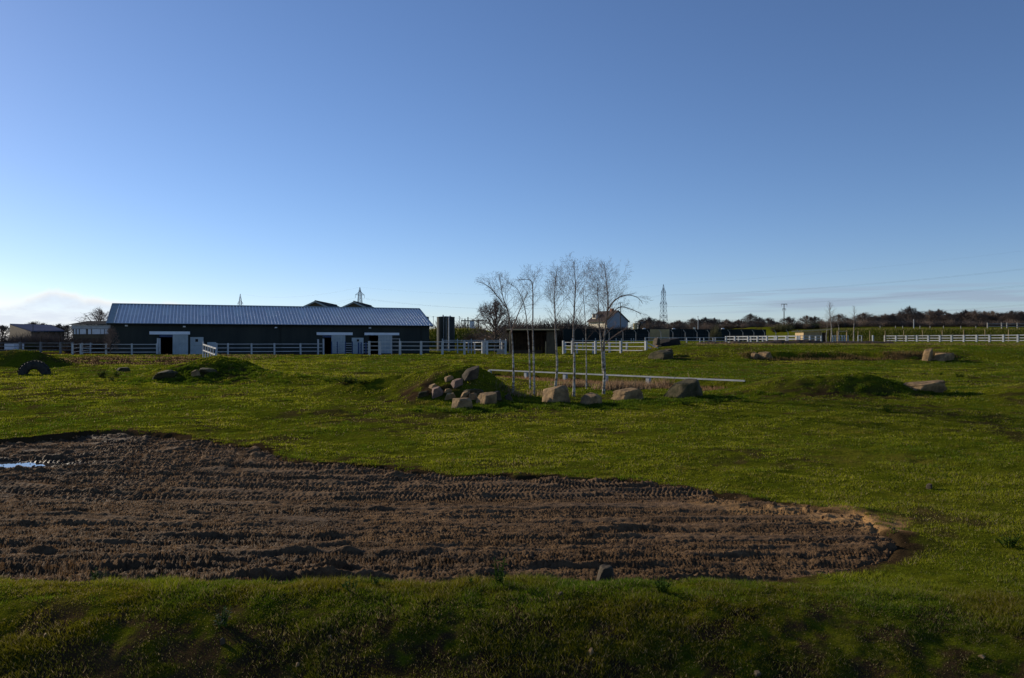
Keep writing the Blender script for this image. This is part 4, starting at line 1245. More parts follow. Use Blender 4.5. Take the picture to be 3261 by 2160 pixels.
rock('tilted brown slab leaning on the front boulders', 1454, 1490, 1247, 1272, SAND, 33, .6, lean=.5)
rock('tan boulder with a sunlit left face in the pile', 1485, 1520, 1254, 1278, SAND, 36, .9)
rock('broad dark boulder with pale flat top at the right of the pile', 1513, 1580, 1250, 1293, SAND, 39, .7)
rock('lichened boulder at the front of the rock pile', 1435, 1503, 1268, 1305, SAND, 41, .7, rough=.09)
rock('grey stone behind the broad dark boulder', 1564, 1594, 1246, 1277, GREYST, 44, .8)
rock('small grey stone with pale top near the first birch', 1608, 1632, 1257, 1276, GREYST, 46, .8)
# row in front of the birches
rock('large square-cut boulder before the fourth birch, its left face sunlit', 1734, 1820, 1233, 1290, SAND, 52, .9, rz=.55, bury=.45)
rock('low pyramid-shaped rock between the square boulder and the long one', 1850, 1922, 1256, 1292, SAND, 55, .8, bury=.5)
rock('long loaf-shaped boulder under the right-hand birch', 1956, 2056, 1240, 1277, SAND, 58, .55, rz=.15)
rock('very large dark mossy boulder at the right end of the row', 2134, 2254, 1212, 1268, MOSSST, 61, .7, rz=.3, rough=.08)
# left mound
rock('dark rock half buried in the left mound, left of the two', 465, 545, 1182, 1208, MOSSST, 64, .7, lean=.2)
rock('dark flat rock on the right flank of the left mound', 618, 676, 1174, 1188, MOSSST, 67, .7)
rock('small tan stone below the dark flat rock on the left mound', 604, 636, 1180, 1200, SAND, 69, .8)
rock('low dark double rock at the left foot of the left mound', 366, 406, 1170, 1184, MOSSST, 72, .7)
# right side
rock('long pale cracked slab lying on the right mound', 2862, 3022, 1219, 1248, SAND, 75, .42, rz=-.1, rough=.14)
rock('upright pointed tan rock by the cut bank at the right', 2946, 2978, 1112, 1150, SAND, 78, .9, rz=.3)
rock('squat brown rock beside the pointed one', 2983, 3050, 1124, 1151, SAND, 81, .8, rz=.5)
rock('tan angular rock set in the dark cut bank', 2414, 2466, 1121, 1145, SAND, 84, .8, rz=.4)
rock('small thin rock left of the angular rock in the bank', 2391, 2410, 1123, 1144, SAND, 86, .8)
rock('mossy brown boulder by the end of the blue fence', 2076, 2148, 1117, 1146, MOSSST, 89, .8)
rock('dark pointed rock behind the mossy boulder', 2108, 2146, 1096, 1122, GREYST, 91, .8, Y=70.5)
rock('small tan rock on top of the mossy boulder', 2122, 2148, 1114, 1128, SAND, 93, .8, Y=69.2)
rock('small cone-shaped stone in the mud by the near grass edge', 1900, 1950, 1806, 1850, GREYST, 95, .8, bury=.5, name='stone', cat='stone')
rock('small molehill-like stone in the grass at the right', 2955, 2976, 1543, 1556, GREYST, 97, .9, name='stone', cat='stone')
for i, (x0, x1, y0, y1, lb) in enumerate([(700, 716, 2034, 2052, 'pale chip of stone in the foreground turf below the grey weed'), (940, 952, 2112, 2124, 'round white pebble in the dark foreground right of centre left'),
                                          (1046, 1056, 2024, 2036, 'small white pebble on the foreground bank near the middle'), (138, 150, 2018, 2030, 'grey pebble in the foreground at the far left'),
                                          (2398, 2422, 2140, 2158, 'buff pebble at the very bottom edge right of centre'), (3115, 3135, 2088, 2106, 'buff pebble near the lower right corner'),
                                          (1776, 1796, 1888, 1902, 'brown pebble on the grassy crest left of the cone-shaped stone'), (1870, 1890, 2068, 2088, 'brown stone in the dark foreground below the cone-shaped stone')]):
    rock(lb, x0, x1, y0, y1, SAND if i % 2 else GREYST, 200+i, .8, name='stone', cat='stone')

def stone_block():
    Y = 84.0; a, b = at(2086, 1110, Y), at(2176, 1110, Y); h = (1111-1076)/F*Y; w = b[0]-a[0]
    z = H((a[0]+b[0])/2, Y)
    r = empty('stone_block', ((a[0]+b[0])/2, Y+.6, CZ-(1111-HOR)/F*Y), 'long dark rectangular block with a sunlit rough left end', 'block')
    me = rock_mesh('block', mat('shaded_block', (.035, .033, .032), .9, (.02, .02, .02), 2.0), w*.86, 1.25, h, 301, rough=.02, n_planes=0)  # shade on the long face is put into the dark colour
    o = bpy.data.objects.new('block_body', me); link(o, r); o.location = (w*.07, 0, 0)
    me = rock_mesh('end', GREYST, .75, 1.2, h*1.02, 305, rough=.12, n_planes=6)  # same block in paler stone: sun on this end put into the colour
    o = bpy.data.objects.new('rough_end', me); link(o, r); o.location = (-w*.40, -.05, 0)
    me = rock_mesh('foot', SAND, .9, .7, h*.4, 306, rough=.1, n_planes=6)
    o = bpy.data.objects.new('foot_stone', me); link(o, r); o.location = (-w*.40, -.5, -.05)
stone_block()

def heap(label, x0, x1, ytop, Y, seed, m=HEAPM, d=3.5):
    a, b = at(x0, ytop, Y), at(x1, ytop, Y); w = b[0]-a[0]; z0 = H((a[0]+b[0])/2, Y)-.1; h = a[2]-z0
    nx, ny = 70, 20
    X, V = np.meshgrid(np.linspace(0, 1, nx), np.linspace(-1, 1, ny))
    prof = np.minimum(ss(0, .14, X), ss(1, .9, X))*(.80+.45*NZ[seed % 6].fbm(X*6+seed, V*0, 1.0, 3))
    Z = prof*(1-np.abs(V)**1.7)*h + .12*NZ[(seed+1) % 6].fbm(X*w, V*d, .5, 4)*prof
    Z = np.where((X <= 0) | (X >= 1) | (np.abs(V) >= 1), -.2, Z)
    me = grid_mesh('soil_heap', X*w, V*d/2, Z, m)
    o = bpy.data.objects.new('soil_heap', me); link(o); o.location = (a[0], Y, z0)
    tag(o, label, 'soil heap', 'dark soil heaps behind the plateau edge')
heap('brown soil heap left of the bright two-rail fence', 2216, 2320, 1087, 90, 2)
heap('long dark soil heap in front of the bright two-rail fence', 2296, 2640, 1082.5, 92, 3)
heap('low dark soil heap before the field gate on the right', 2600, 2852, 1085, 94, 5)

# ------------------------------------------------------------------ half-buried tyre
def tyre():
    g = gp(103, 1193); Yt = g[1]
    r = empty('tyre', (g[0], g[1]+.2, g[2]), 'big tractor tyre half buried upright as an arch', 'tyre', rz=math.radians(24))
    Ro, Ri, W = .90, .36, .52
    prof = [(Ri, -.16), (Ri+.08, -.22), (Ri+.24, -.27), (Ro-.16, -.27), (Ro-.05, -.22), (Ro-.015, -.1), (Ro, 0), (Ro-.015, .1), (Ro-.05, .22), (Ro-.16, .27), (Ri+.24, .27), (Ri+.08, .22), (Ri, .16), (Ri+.04, .14), (Ri+.14, .18), (Ro-.14, .20), (Ro-.14, -.20), (Ri+.14, -.18), (Ri+.04, -.14)]
    n = 40; mb = MB(); k = len(prof)
    for i in range(n+1):
        a = math.pi*(-.06+1.12*i/n)
        sq = 1.0
        for (rr, y) in prof: mb.v.append((rr*math.cos(a), y, rr*math.sin(a)*1.0-.03))
    for i in range(n):
        for j in range(k):
            j2 = (j+1) % k; mb.f.append((i*k+j, i*k+j2, (i+1)*k+j2, (i+1)*k+j))
    mb.build('carcass', RUBBER, r, smooth=True)
    lug = MB().prism([(-.035, 0, -.02), (.035, 0, -.02), (.022, 0, .05), (-.022, 0, .05)], (.14, .27, 0)).mesh('tread_lug', RUBBER)
    lug2 = MB().prism([(-.035, 0, -.02), (-.022, 0, .05), (.022, 0, .05), (.035, 0, -.02)], (.14, -.27, 0)).mesh('tread_lug', RUBBER)
    for i in range(15):
        for s, me in ((0, lug), (1, lug2)):
            a = math.pi*(.02+.96*(i+.5*s)/15)
            o = bpy.data.objects.new('tread_lug', me)
            o.matrix_basis = Matrix.Translation((Ro*math.cos(a)*.985, 0, Ro*math.sin(a)*.985-.03)) @ Matrix.Rotation(-(a-math.pi/2), 4, 'Y')
            link(o, r)
tyre()

# ------------------------------------------------------------------ trees
def ordinal(i):
    one = ['first','second','third','fourth','fifth','sixth','seventh','eighth','ninth','tenth','eleventh','twelfth','thirteenth','fourteenth','fifteenth','sixteenth','seventeenth','eighteenth','nineteenth']
    i += 1
    if i < 20: return one[i-1]
    tens = {2: 'twent', 3: 'thirt', 4: 'fort', 5: 'fift', 6: 'sixt', 7: 'sevent'}[i//10]
    return tens+'ieth' if i % 10 == 0 else tens+'y-'+one[i % 10-1]
def catmull(P, n):
    P = [Vector(p) for p in P]; P = [P[0]*2-P[1]] + P + [P[-1]*2-P[-2]]
    out = []
    segs = len(P)-3
    for i in range(n+1):
        t = i/n*segs; k = min(int(t), segs-1); f = t-k
        a, b, c, d = P[k:k+4]
        out.append(.5*((2*b) + (c-a)*f + (2*a-5*b+4*c-d)*f*f + (3*b-a-3*c+d)*f**3))
    return out

def twig_spray(mb, R, p, d, L, r0, level, droop, dens):
    n = 5 if level < 2 else 4
    pts = [p]; q = p.copy(); dd = d.normalized()
    for i in range(n):
        dd = (dd + Vector((R.uniform(-1, 1), R.uniform(-1, 1), R.uniform(-.6, .8)))*.13 + Vector((0, 0, droop*(i/n)))).normalized()
        q = q + dd*(L/n); pts.append(q.copy())
    rad = [max(r0*(1-.78*i/n), .0020) for i in range(n+1)]
    mb.tube(pts, rad, 4 if level < 1 else 3, cap=False)
    if level >= 3 or L < .14: return
    k = max(2, int(dens*L*(5.0 if level == 0 else 7.0 if level == 1 else 7.0)))
    for j in range(k):
        t = .22+.78*(j+R.random())/k
        f = t*n; i = min(int(f), n-1); b = pts[i].lerp(pts[i+1], f-i)
        ax = (pts[i+1]-pts[i]).normalized()
        side = ax.cross(Vector((R.uniform(-1, 1), R.uniform(-1, 1), R.uniform(-1, 1)))).normalized()
        nd = (ax*R.uniform(.6, 1.1) + side*R.uniform(.5, 1.0) + Vector((0, 0, .10-.22*(level > 0)))).normalized()
        twig_spray(mb, R, b, nd, L*R.uniform(.30, .55)*(1.12-.5*t), max(r0*.46, .0027), level+1, droop*1.5, dens)

def birch(label, pix, base_r, seed, spread=1.0, start=.32, nb=26, lens=1.0, extra=(), dens=1.45, stem2=None):
    g = gp(*pix[0]); Y = g[1]; R = random.Random(seed)
    O = Vector(g)
    P = []
    for i, (px, py) in enumerate(pix):
        py = py if py > 1000 else 1000-(1000-py)*.90
        p = at(px, py, Y + (0 if i == 0 else R.uniform(-.25, .25)))
        P.append(Vector(p)-O)
    P[0].z -= .1
    n = 44; C = catmull(P, n)
    r = empty('birch_tree', O, label, 'tree', 'young bare birches on the mound')
    rad = [base_r*(1-.95*(i/n)**.62)*(1+.18*math.exp(-i*.9)) + .004 for i in range(n+1)]
    MB().tube(C, rad, 9).build('trunk', BIRCHB, r, smooth=True)
    stems = [(C, rad)]
    if stem2:
        P2 = [Vector(at(px, py, Y+R.uniform(-.2, .2)))-O for (px, py) in stem2]; C2 = catmull(P2, 30)
        rad2 = [base_r*.6*(1-.9*i/30)+.004 for i in range(31)]
        MB().tube(C2, rad2, 8).build('stem', BIRCHB, r, smooth=True); stems.append((C2, rad2))
    for (C_, rad_) in stems:
        N_ = len(C_)-1
        Htot = (C_[-1]-C_[0]).length
        nb_ = int(nb*1.35) if C_ is C else int(nb*.7)
        for j in range(nb_):
            t = start*.84+(1-start*.84)*((j+.5*R.random())/nb_)
            f = t*N_; i = min(int(f), N_-1); p = C_[i].lerp(C_[i+1], f-i)
            ax = (C_[i+1]-C_[i]).normalized()
            az = j*2.399+R.uniform(-.5, .5)
            out = Vector((math.cos(az), math.sin(az)*.8, 0))
            up = R.uniform(.75, 1.5)
            d = (out*spread + Vector((0, 0, up)) + ax*.2).normalized()
            L = lens*Htot*.50*(1.06-t)**.95*R.uniform(.55, 1.1)*(.55 if t < .42 else 1)
            mb = MB(); twig_spray(mb, R, p, d, L, max(rad_[i]*.27, .0045), 0, .02, dens)
            mb.build('branch', TWIG, r)
        # leading twigs
        mb = MB()
        for j in range(5):
            d = ((C_[-1]-C_[-4]).normalized()+Vector((R.uniform(-.5, .5), R.uniform(-.5, .5), R.uniform(-.1, .5)))).normalized()
            twig_spray(mb, R, C_[-3-j], d, .26*lens, .007, 1, -.12, dens)
        mb.build('leader_twigs', TWIG, r)
    for path in extra:
        P2 = [Vector(at(px, py, Y+R.uniform(-.3, .3)))-O for (px, py) in path]; C2 = catmull(P2, 16)
        mb = MB().tube(C2, [base_r*.38*(1-.85*i/16)+.004 for i in range(17)], 6)
        for j in range(9):
            i = 5+int(j*11/9); ax = (C2[i]-C2[i-1]).normalized()
            d = (ax+Vector((R.uniform(-.8, .8), R.uniform(-.8, .8), R.uniform(-.3, .5)))).normalized()
            twig_spray(mb, R, C2[i], d, R.uniform(.35, .75), .008, 1, -.15, dens)
        mb.build('limb', TWIG if len(path) > 3 else BIRCHB, r)
    return r
birch('birch at the left end of the row, arching left over the rock pile', [(1634, 1256), (1635, 1180), (1630, 1070), (1616, 985), (1603, 947), (1595, 900), (1589, 858)], .062, 1, nb=20, start=.42,
      extra=[[(1616, 985), (1585, 945), (1555, 912), (1519, 896)], [(1628, 1060), (1650, 1000), (1668, 960), (1680, 930)]])
birch('thin birch second from the left, top curving left', [(1688, 1240), (1686, 1140), (1680, 1046), (1672, 985), (1660, 940), (1645, 910), (1614, 888)], .046, 2, nb=18, start=.5, lens=.85)
birch('birch third from the left with its tip hooked sideways', [(1701, 1262), (1700, 1160), (1697, 1055), (1697, 960), (1696, 905), (1690, 882), (1668, 879), (1650, 882)], .055, 3, nb=19, start=.48, lens=.8)
birch('birch standing behind the square-cut boulder', [(1767.5, 1237), (1774, 1165), (1769, 1060), (1767, 985), (1765, 940), (1770, 880), (1775, 838)], .075, 4, nb=28, start=.40)
birch('tallest birch, fifth from the left', [(1827, 1262), (1829, 1160), (1826, 1060), (1830, 960), (1833, 900), (1829, 850), (1828, 815)], .070, 5, nb=28, start=.40)
birch('slender birch sixth from the left, set further back', [(1867.5, 1240), (1867, 1130), (1864, 1030), (1859, 950), (1856, 905)], .040, 6, nb=18, start=.42, lens=.8)
birch('right-hand birch with the widest crown and a forked stem', [(1922, 1256), (1925, 1180), (1923, 1096), (1930, 1030), (1936, 975), (1934, 915), (1928, 860), (1925, 822)], .080, 7, nb=34, start=.40, lens=1.15,
      stem2=[(1921, 1190), (1916, 1110), (1908, 1030), (1905, 960), (1902, 900)], extra=[[(1924, 1100), (1950, 1075), (1985, 1052), (2010, 1045)], [(1936, 985), (1960, 955), (1995, 940), (2030, 948), (2048, 968)], [(1932, 1020), (1970, 980), (2010, 985), (2040, 1000)]])

# far and middle-distance bare trees: a few grown shapes, each tree its own copy
def oak_mesh(seed, h, W, low=.2, nl=26, ns=11, nt=9, twig_r=.024):
    """rounded leafless crown: limbs reach the crown's shell, sub-branches and twigs fill it"""
    R = random.Random(seed); mbt, mbc = MB(), MB()
    top = Vector((R.uniform(-.3, .3), R.uniform(-.3, .3), h*.62))
    mbt.tube([Vector((0, 0, -.3)), Vector((R.uniform(-.1, .1), 0, h*.2)), Vector((R.uniform(-.2, .2), 0, h*.42)), top], [h*.030, h*.024, h*.016, h*.008], 7)
    lob = [(R.uniform(0, 6.28), R.uniform(.75, 1.12)) for _ in range(7)]
    def shell(az, t):      # t 0 bottom .. 1 top
        k = 1.0
        for a, f in lob: k *= 1+(f-1)*max(0, math.cos(az-a))**4
        el = -.62+2.15*t
        return Vector((math.cos(az)*math.cos(el)*W*k, math.sin(az)*math.cos(el)*W*k, h*(.50+.50*math.sin(el)*(.9+.1*k))))
    def path(p, q, r0, r1, n, sides, mb, wob, lift):
        d = q-p; pts = []
        for i in range(n+1):
            t = i/n; x = p+d*t+Vector((0, 0, lift*d.length*4*t*(1-t)*.25))
            if 0 < i: x += Vector((R.uniform(-1, 1), R.uniform(-1, 1), R.uniform(-1, 1)))*wob*d.length
            pts.append(x)
        mb.tube(pts, [r0+(r1-r0)*i/n for i in range(n+1)], sides, cap=False); return pts
    for i in range(nl):
        az = i*2.4+R.uniform(-.3, .3); t = ((i+.5)/nl)**.8
        q = shell(az, t)*1.0; q = Vector((q.x*.9, q.y*.9, q.z*.97)); z0 = h*(low+(.60-low)*t)
        p = Vector((0, 0, min(z0, q.z*.8)))
        P1 = path(p, q, h*.011, h*.0035, 6, 5, mbt if i % 3 == 0 else mbc, .045, .5*(1-t))
        for j in range(ns):
            f = .28+.72*(j+R.random())/ns; k = min(int(f*6), 5); b = P1[k].lerp(P1[k+1], f*6-k)
            az2 = az+R.uniform(-.75, .75); t2 = min(max(t+R.uniform(-.28, .28), 0), 1)
            q2 = shell(az2, t2)*R.uniform(.86, 1.04)
            q2 = b+(q2-b)*min(1, h*.26/max((q2-b).length, .01))
            P2 = path(b, q2, h*.0040, h*.002, 4, 3, mbc, .07, .25)
            for m_ in range(nt):
                f2 = .25+.75*(m_+R.random())/nt; k2 = min(int(f2*4), 3); b2 = P2[k2].lerp(P2[k2+1], f2*4-k2)
                d = (P2[-1]-P2[0]).normalized()*.7+Vector((R.uniform(-1, 1), R.uniform(-1, 1), R.uniform(-.55, .9)))*.75
                L = h*R.uniform(.05, .10)
                e = b2+d.normalized()*L
                mbc.tube([b2, b2.lerp(e, .5)+Vector((R.uniform(-.05, .05),)*3), e], [twig_r*1.2, twig_r, twig_r*.7], 3, cap=False)
    return mbt.mesh('tree_trunk', BARK), mbc.mesh('tree_crown', FARTW)
OAKS = [oak_mesh(40, 10, 5.6, .12), oak_mesh(41, 10, 6.4, .1, 30), oak_mesh(42, 10, 4.8, .18, 24), oak_mesh(43, 10, 6.8, .12, 30), oak_mesh(44, 10, 5.2, .2, 24)]

THIN = [oak_mesh(61, 10, 5.6, .10, 30, 11, 9, .012), oak_mesh(62, 10, 5.8, .14, 24, 9, 7, .011)]
for _t in THIN:
    _t[1].materials.clear(); _t[1].materials.append(TWIG)
def put_tree(label, px, top, Y, zb, kind, group=None, wide=1.0, name='bare_tree', crownm=None):
    p = at(px, top, Y); h = p[2]-zb
    r = empty(name, (p[0], Y, zb), label, 'tree', group)
    s = h/10.0
    az = rnd.uniform(0, 6.28)
    for nm, me in zip(('trunk', 'crown'), (THIN[kind-50] if kind >= 50 else OAKS[kind % len(OAKS)])):
        o = bpy.data.objects.new(nm, me); link(o, r)
        o.matrix_basis = Matrix.Diagonal((s*wide, s*wide, s, 1)) @ Matrix.Rotation(az, 4, 'Z')
    return r
put_tree('round bare tree behind the fences, left of the birches', 1578, 957, 106, 1.6, 50, wide=.92)
put_tree('bare tree rising behind the left end of the barn', 318, 984, 128, 1.6, 51, wide=1.0)
put_tree('small bare tree in front of the left gable corner of the barn', 352, 1040, 82, 1.46, 51, wide=.5)
# right-hand birches on the plateau
def small_birch(label, px, base, top, Y, r0, seed, lens=1.0, nb=18):
    b = at(px, base, Y); t = at(px+rnd.uniform(-4, 4), top, Y); zb = b[2]
    R = random.Random(seed); r = empty('birch_tree', tuple(b), label, 'tree', 'thin birches by the pale shelter')
    O = Vector(b); P = [Vector((0, 0, -.2)), Vector((R.uniform(-.1, .1), 0, (t[2]-zb)*.35)), Vector((R.uniform(-.15, .15), 0, (t[2]-zb)*.7)), Vector(t)-O]
    C = catmull(P, 24); MB().tube(C, [r0*(1-.9*i/24)+.006 for i in range(25)], 7).build('trunk', BIRCHB, r, smooth=True)
    hh = t[2]-zb
    mb = MB()
    for j in range(nb):
        tt = .45+.55*j/nb; i = min(int(tt*24), 23); az = j*2.4
        d = Vector((math.cos(az), math.sin(az), R.uniform(.8, 1.5))).normalized()
        twig_spray(mb, R, C[i], d, hh*.28*lens*(1.2-tt), .02, 0, -.05, .7)
    mb.build('crown', TWIG, r)
small_birch('short thin birch by the open end of the pale shelter', 2633, 1097, 1020, 100, .06, 21, .5, 8)
small_birch('tallest thin birch right of the pale shelter', 2646, 1096, 962, 101, .09, 22, 1.25, 26)
small_birch('thin birch before the goal-shaped timber frame', 2668, 1098, 1020, 99, .06, 23, .5, 8)
small_birch('thin birch at the right end of the soil heaps', 2718, 1098, 974, 99, .08, 24, 1.0, 18)

# treeline
rr_ = random.Random(99)
TL = []
for (px, top, Y, w, lb) in [
    (2068, 1012, 420, 1.2, 'bare tree right behind the dark green tank'), (2046, 1018, 430, 1.2, 'low bare tree behind the tan tank'), (2163, 1022, 430, 1.5, 'low reddish bare tree right of the pylon'),
    (2206, 1015, 430, 1.3, 'bare tree just left of the treeline lamp post'), (2246, 1013, 425, 1.5, 'spreading bare tree just right of the treeline lamp post'), (2275, 1015, 430, 1.4, 'bare tree second right of the lamp post'),
    (2314, 1019, 440, 1.4, 'low bare tree in the middle of the treeline'), (2352, 1020, 440, 1.2, 'low bare tree left of the tallest treeline oak'), (2389, 1002, 420, 1.2, 'tallest rounded oak of the middle treeline'),
    (2419, 1012, 425, 1.2, 'oak touching the right side of the tallest treeline oak'), (2446, 1014, 430, 1.3, 'oak at the right end of the middle clump'), (2512, 1011, 410, 1.7, 'domed bare oak behind the electricity pole'),
    (2474, 1026, 420, 1.4, 'low bare tree left of the domed oak'), (2569, 1007, 330, 1.4, 'flat-topped bare tree left of the thin birches'), (2595, 1009, 330, 1.3, 'flat-topped bare tree nearest the thin birches'),
    (2672, 1002, 320, 1.3, 'dark bare tree behind the tallest thin birch'), (2700, 1014, 330, 1.3, 'bare tree between the thin birches'),
    (2752, 998, 320, 1.5, 'broad bare tree behind the dark field gate'), (2785, 1008, 330, 1.3, 'bare tree right of the broad one by the gate'), (2838, 1005, 330, 1.2, 'bare tree left of the tall open-crowned tree'),
    (2896, 979, 300, 1.05, 'tall open-crowned bare tree above the right fence'), (2925, 994, 305, 1.1, 'bare tree touching the tall open-crowned one'), (2964, 990, 310, 1.3, 'first tree of the dark wood at the right'),
    (2990, 988, 312, 1.3, 'tree in the dark wood, second from its left end'), (3022, 1000, 300, 1.4, 'lower tree in the dark wood, third from its left end'), (3048, 1000, 305, 1.4, 'lower tree in the dark wood, fourth from its left end'),
    (3075, 990, 305, 1.4, 'tree in the dark wood, fifth from its left end'), (3105, 990, 300, 1.4, 'tree in the dark wood, sixth from its left end'), (3135, 993, 305, 1.4, 'tree in the dark wood, seventh from its left end'),
    (3160, 993, 300, 1.4, 'tree in the dark wood, eighth from its left end'), (3190, 998, 300, 1.5, 'tree in the dark wood, ninth from its left end'), (3222, 992, 290, 1.5, 'dense tree near the right edge of the wood'),
    (3250, 993, 290, 1.5, 'last tree of the wood at the right edge')]:
    zb = H((px-PW/2)/F*Y, Y)-.3
    put_tree(lb, px, top, Y, zb, rr_.randrange(5), 'bare trees along the far treeline', w*.95)
for (px, top, Y, w, lb) in [(8, 1038, 330, 1.8, 'hazy bare tree at the far left edge'), (108, 1027, 340, 1.4, 'bare tree above the blue-grey shed roof'), (135, 1032, 345, 1.4, 'second bare tree above the blue-grey shed roof'),
                            (188, 1034, 330, 1.5, 'bare tree left of the cattle barn'), (215, 1036, 335, 1.4, 'bare tree touching the cattle barn roof'), (165, 1038, 340, 1.4, 'low bare tree right of the blue-grey shed roof')]:
    put_tree(lb, px, top, Y, 2.2, rr_.randrange(5), 'bare trees along the left horizon', w)

for i in range(26):
    px = 2740+21.5*i+rr_.uniform(-6, 6); Y = 345+rr_.uniform(-12, 12)
    put_tree('%s bare tree of the back row in the right wood, counting from the left' % ordinal(i), px, 1003+rr_.uniform(-7, 8), Y, H((px-PW/2)/F*Y, Y)-.3, rr_.randrange(5), 'back row of the right wood', rr_.uniform(1.0, 1.5))
for i in range(18):
    px = 2070+23*i+rr_.uniform(-6, 6); Y = 470+rr_.uniform(-12, 12)
    put_tree('%s bare tree of the back row in the middle treeline, counting from the left' % ordinal(i), px, 1025+rr_.uniform(-5, 5), Y, H((px-PW/2)/F*Y, Y)-.3, rr_.randrange(5), 'back row of the middle treeline', rr_.uniform(1.0, 1.5))
# scrub: leafless bushes
def bush_mesh(seed, m, n=190, h=3.0, w=2.2):
    R = random.Random(seed); mb = MB()
    for i in range(n):
        a = R.uniform(0, 6.28); rr = R.random()**.6
        p = Vector((math.cos(a)*rr*w*.35, math.sin(a)*rr*w*.35, 0)); L = h*R.uniform(.5, 1.0)*(1-.35*rr)
        d = Vector((math.cos(a)*rr*.9, math.sin(a)*rr*.9, 1)).normalized(); pts = [p]
        q = p.copy()
        for k in range(4):
            d = (d+Vector((R.uniform(-1, 1), R.uniform(-1, 1), R.uniform(-.3, .6)))*.2).normalized(); q = q+d*L/4; pts.append(q.copy())
        mb.tube(pts, [.035, .03, .025, .02, .012], 3, cap=False)
        for k in range(5):
            b = pts[1+k % 4]; dd = (d+Vector((R.uniform(-1, 1), R.uniform(-1, 1), R.uniform(-.4, .8)))).normalized()
            mb.tube([b, b+dd*L*.16, b+dd*L*.3+Vector((0, 0, .04))], [.02, .016, .01], 3, cap=False)
    return mb.mesh('bush_stems', m)
BUSH = [bush_mesh(1, SCRUBM), bush_mesh(2, SCRUBM, 220, 2.4, 2.8), bush_mesh(3, FARTW, 200, 3.4, 2.0), bush_mesh(4, mat('olive_scrub', (.13, .12, .05), .9, (.08, .075, .035), .3), 230, 2.6, 2.6)]
def bushes(label, group, px0, px1, top, Y, n, kinds, dy=6, hj=.25):
    for i in range(n):
        px = px0+(px1-px0)*(i+rr_.uniform(.2, .8))/n; YY = Y+rr_.uniform(-dy, dy)
        p = at(px, top, YY); zb = H(p[0], YY); h = max(p[2]-zb, .6)*rr_.uniform(1-hj, 1.0)
        o = bpy.data.objects.new('leafless_bush', BUSH[rr_.choice(kinds)]); link(o)
        s = h/2.6; o.location = (p[0], YY, zb-.1); o.scale = (s*rr_.uniform(.9, 1.5), s*rr_.uniform(.9, 1.5), s); o.rotation_euler = (0, 0, rr_.uniform(0, 6.28))
        tag(o, ordinal(i)+' '+label+', counting from the left', 'bush', group)
bushes('brown leafless bush in the hedge behind the dark shelter', 'hedge bushes behind the dark shelter', 1600, 1890, 1022, 185, 26, (0, 1, 2))
bushes('dark leafless bush in the hedge behind the tan tank', 'hedge bushes under the house', 1880, 2010, 1036, 240, 16, (1, 2))
bushes('brown leafless bush along the foot of the middle treeline', 'bushes at the foot of the treeline', 2060, 2480, 1031, 300, 48, (0, 1, 2), 20)
bushes('pale olive bush in the scrub left of the pale shelter', 'scrub by the pale shelter', 2470, 2640, 1024, 200, 20, (0, 3, 3, 1), 10)
bushes('brown bush in the scrub behind the thin birches', 'scrub behind the thin birches', 2600, 2720, 1020, 215, 12, (0, 1, 2), 8)
bushes('brown undergrowth bush at the foot of the dark right wood', 'undergrowth of the right wood', 2720, 3290, 1022, 275, 70, (2, 2, 0), 14)
bushes('grey-brown bush in the scrub left of the cattle barn', 'scrub before the left sheds', -30, 232, 1066, 128, 30, (0, 1, 2, 3), 9, .4)
bushes('brown leafless bush below the cattle barn', 'scrub before the cattle barn', 240, 350, 1070, 103, 10, (0, 1), 3, .4)
bushes('rusty bush on the green bank left of the shelter', 'bushes on the green bank', 1500, 1640, 1052, 119, 9, (0, 3), 3, .3)
bushes('leafless bush far behind the tanks', 'far bushes behind the tanks', 1365, 1530, 1034, 260, 14, (2, 1), 10, .3)
o_col = at(2279, 1035, 165)
def column_shrub():
    r = empty('columnar_shrub', (o_col[0], 165, 2.5), 'narrow olive shrub growing against the dark screen fence', 'shrub')
    for k in range(3):
        o = bpy.data.objects.new('foliage', BUSH[3]); link(o, r); s = (o_col[2]-2.5)/2.6
        o.scale = (s*.45, s*.45, s*(1-.15*k)); o.rotation_euler = (0, 0, k*2.1)
column_shrub()
def bank_posts():
    for i, px in enumerate((2803, 2852, 2875, 2930, 2962, 3005, 3060, 3108)):
        p = at(px, 1038, 182); zb = H(p[0], 182)
        o = MB().box(-.06, .06, -.06, .06, -.2, p[2]-zb).build('fence_stob', CONC, None, loc=(p[0], 182, zb))
        tag(o, 'small grey stob on top of the right grass bank, %s from the left' % names[i], 'post', 'stobs on the right grass bank')
    fence('pale two-rail fence on the bank at the right edge', pix_line([3145, 3190, 3207, 3240, 3290], 190, 190), rails=(.7, 1.3), post=(.2, .2, 1.6), rail=(.06, .14), m=CONC)
bank_posts()

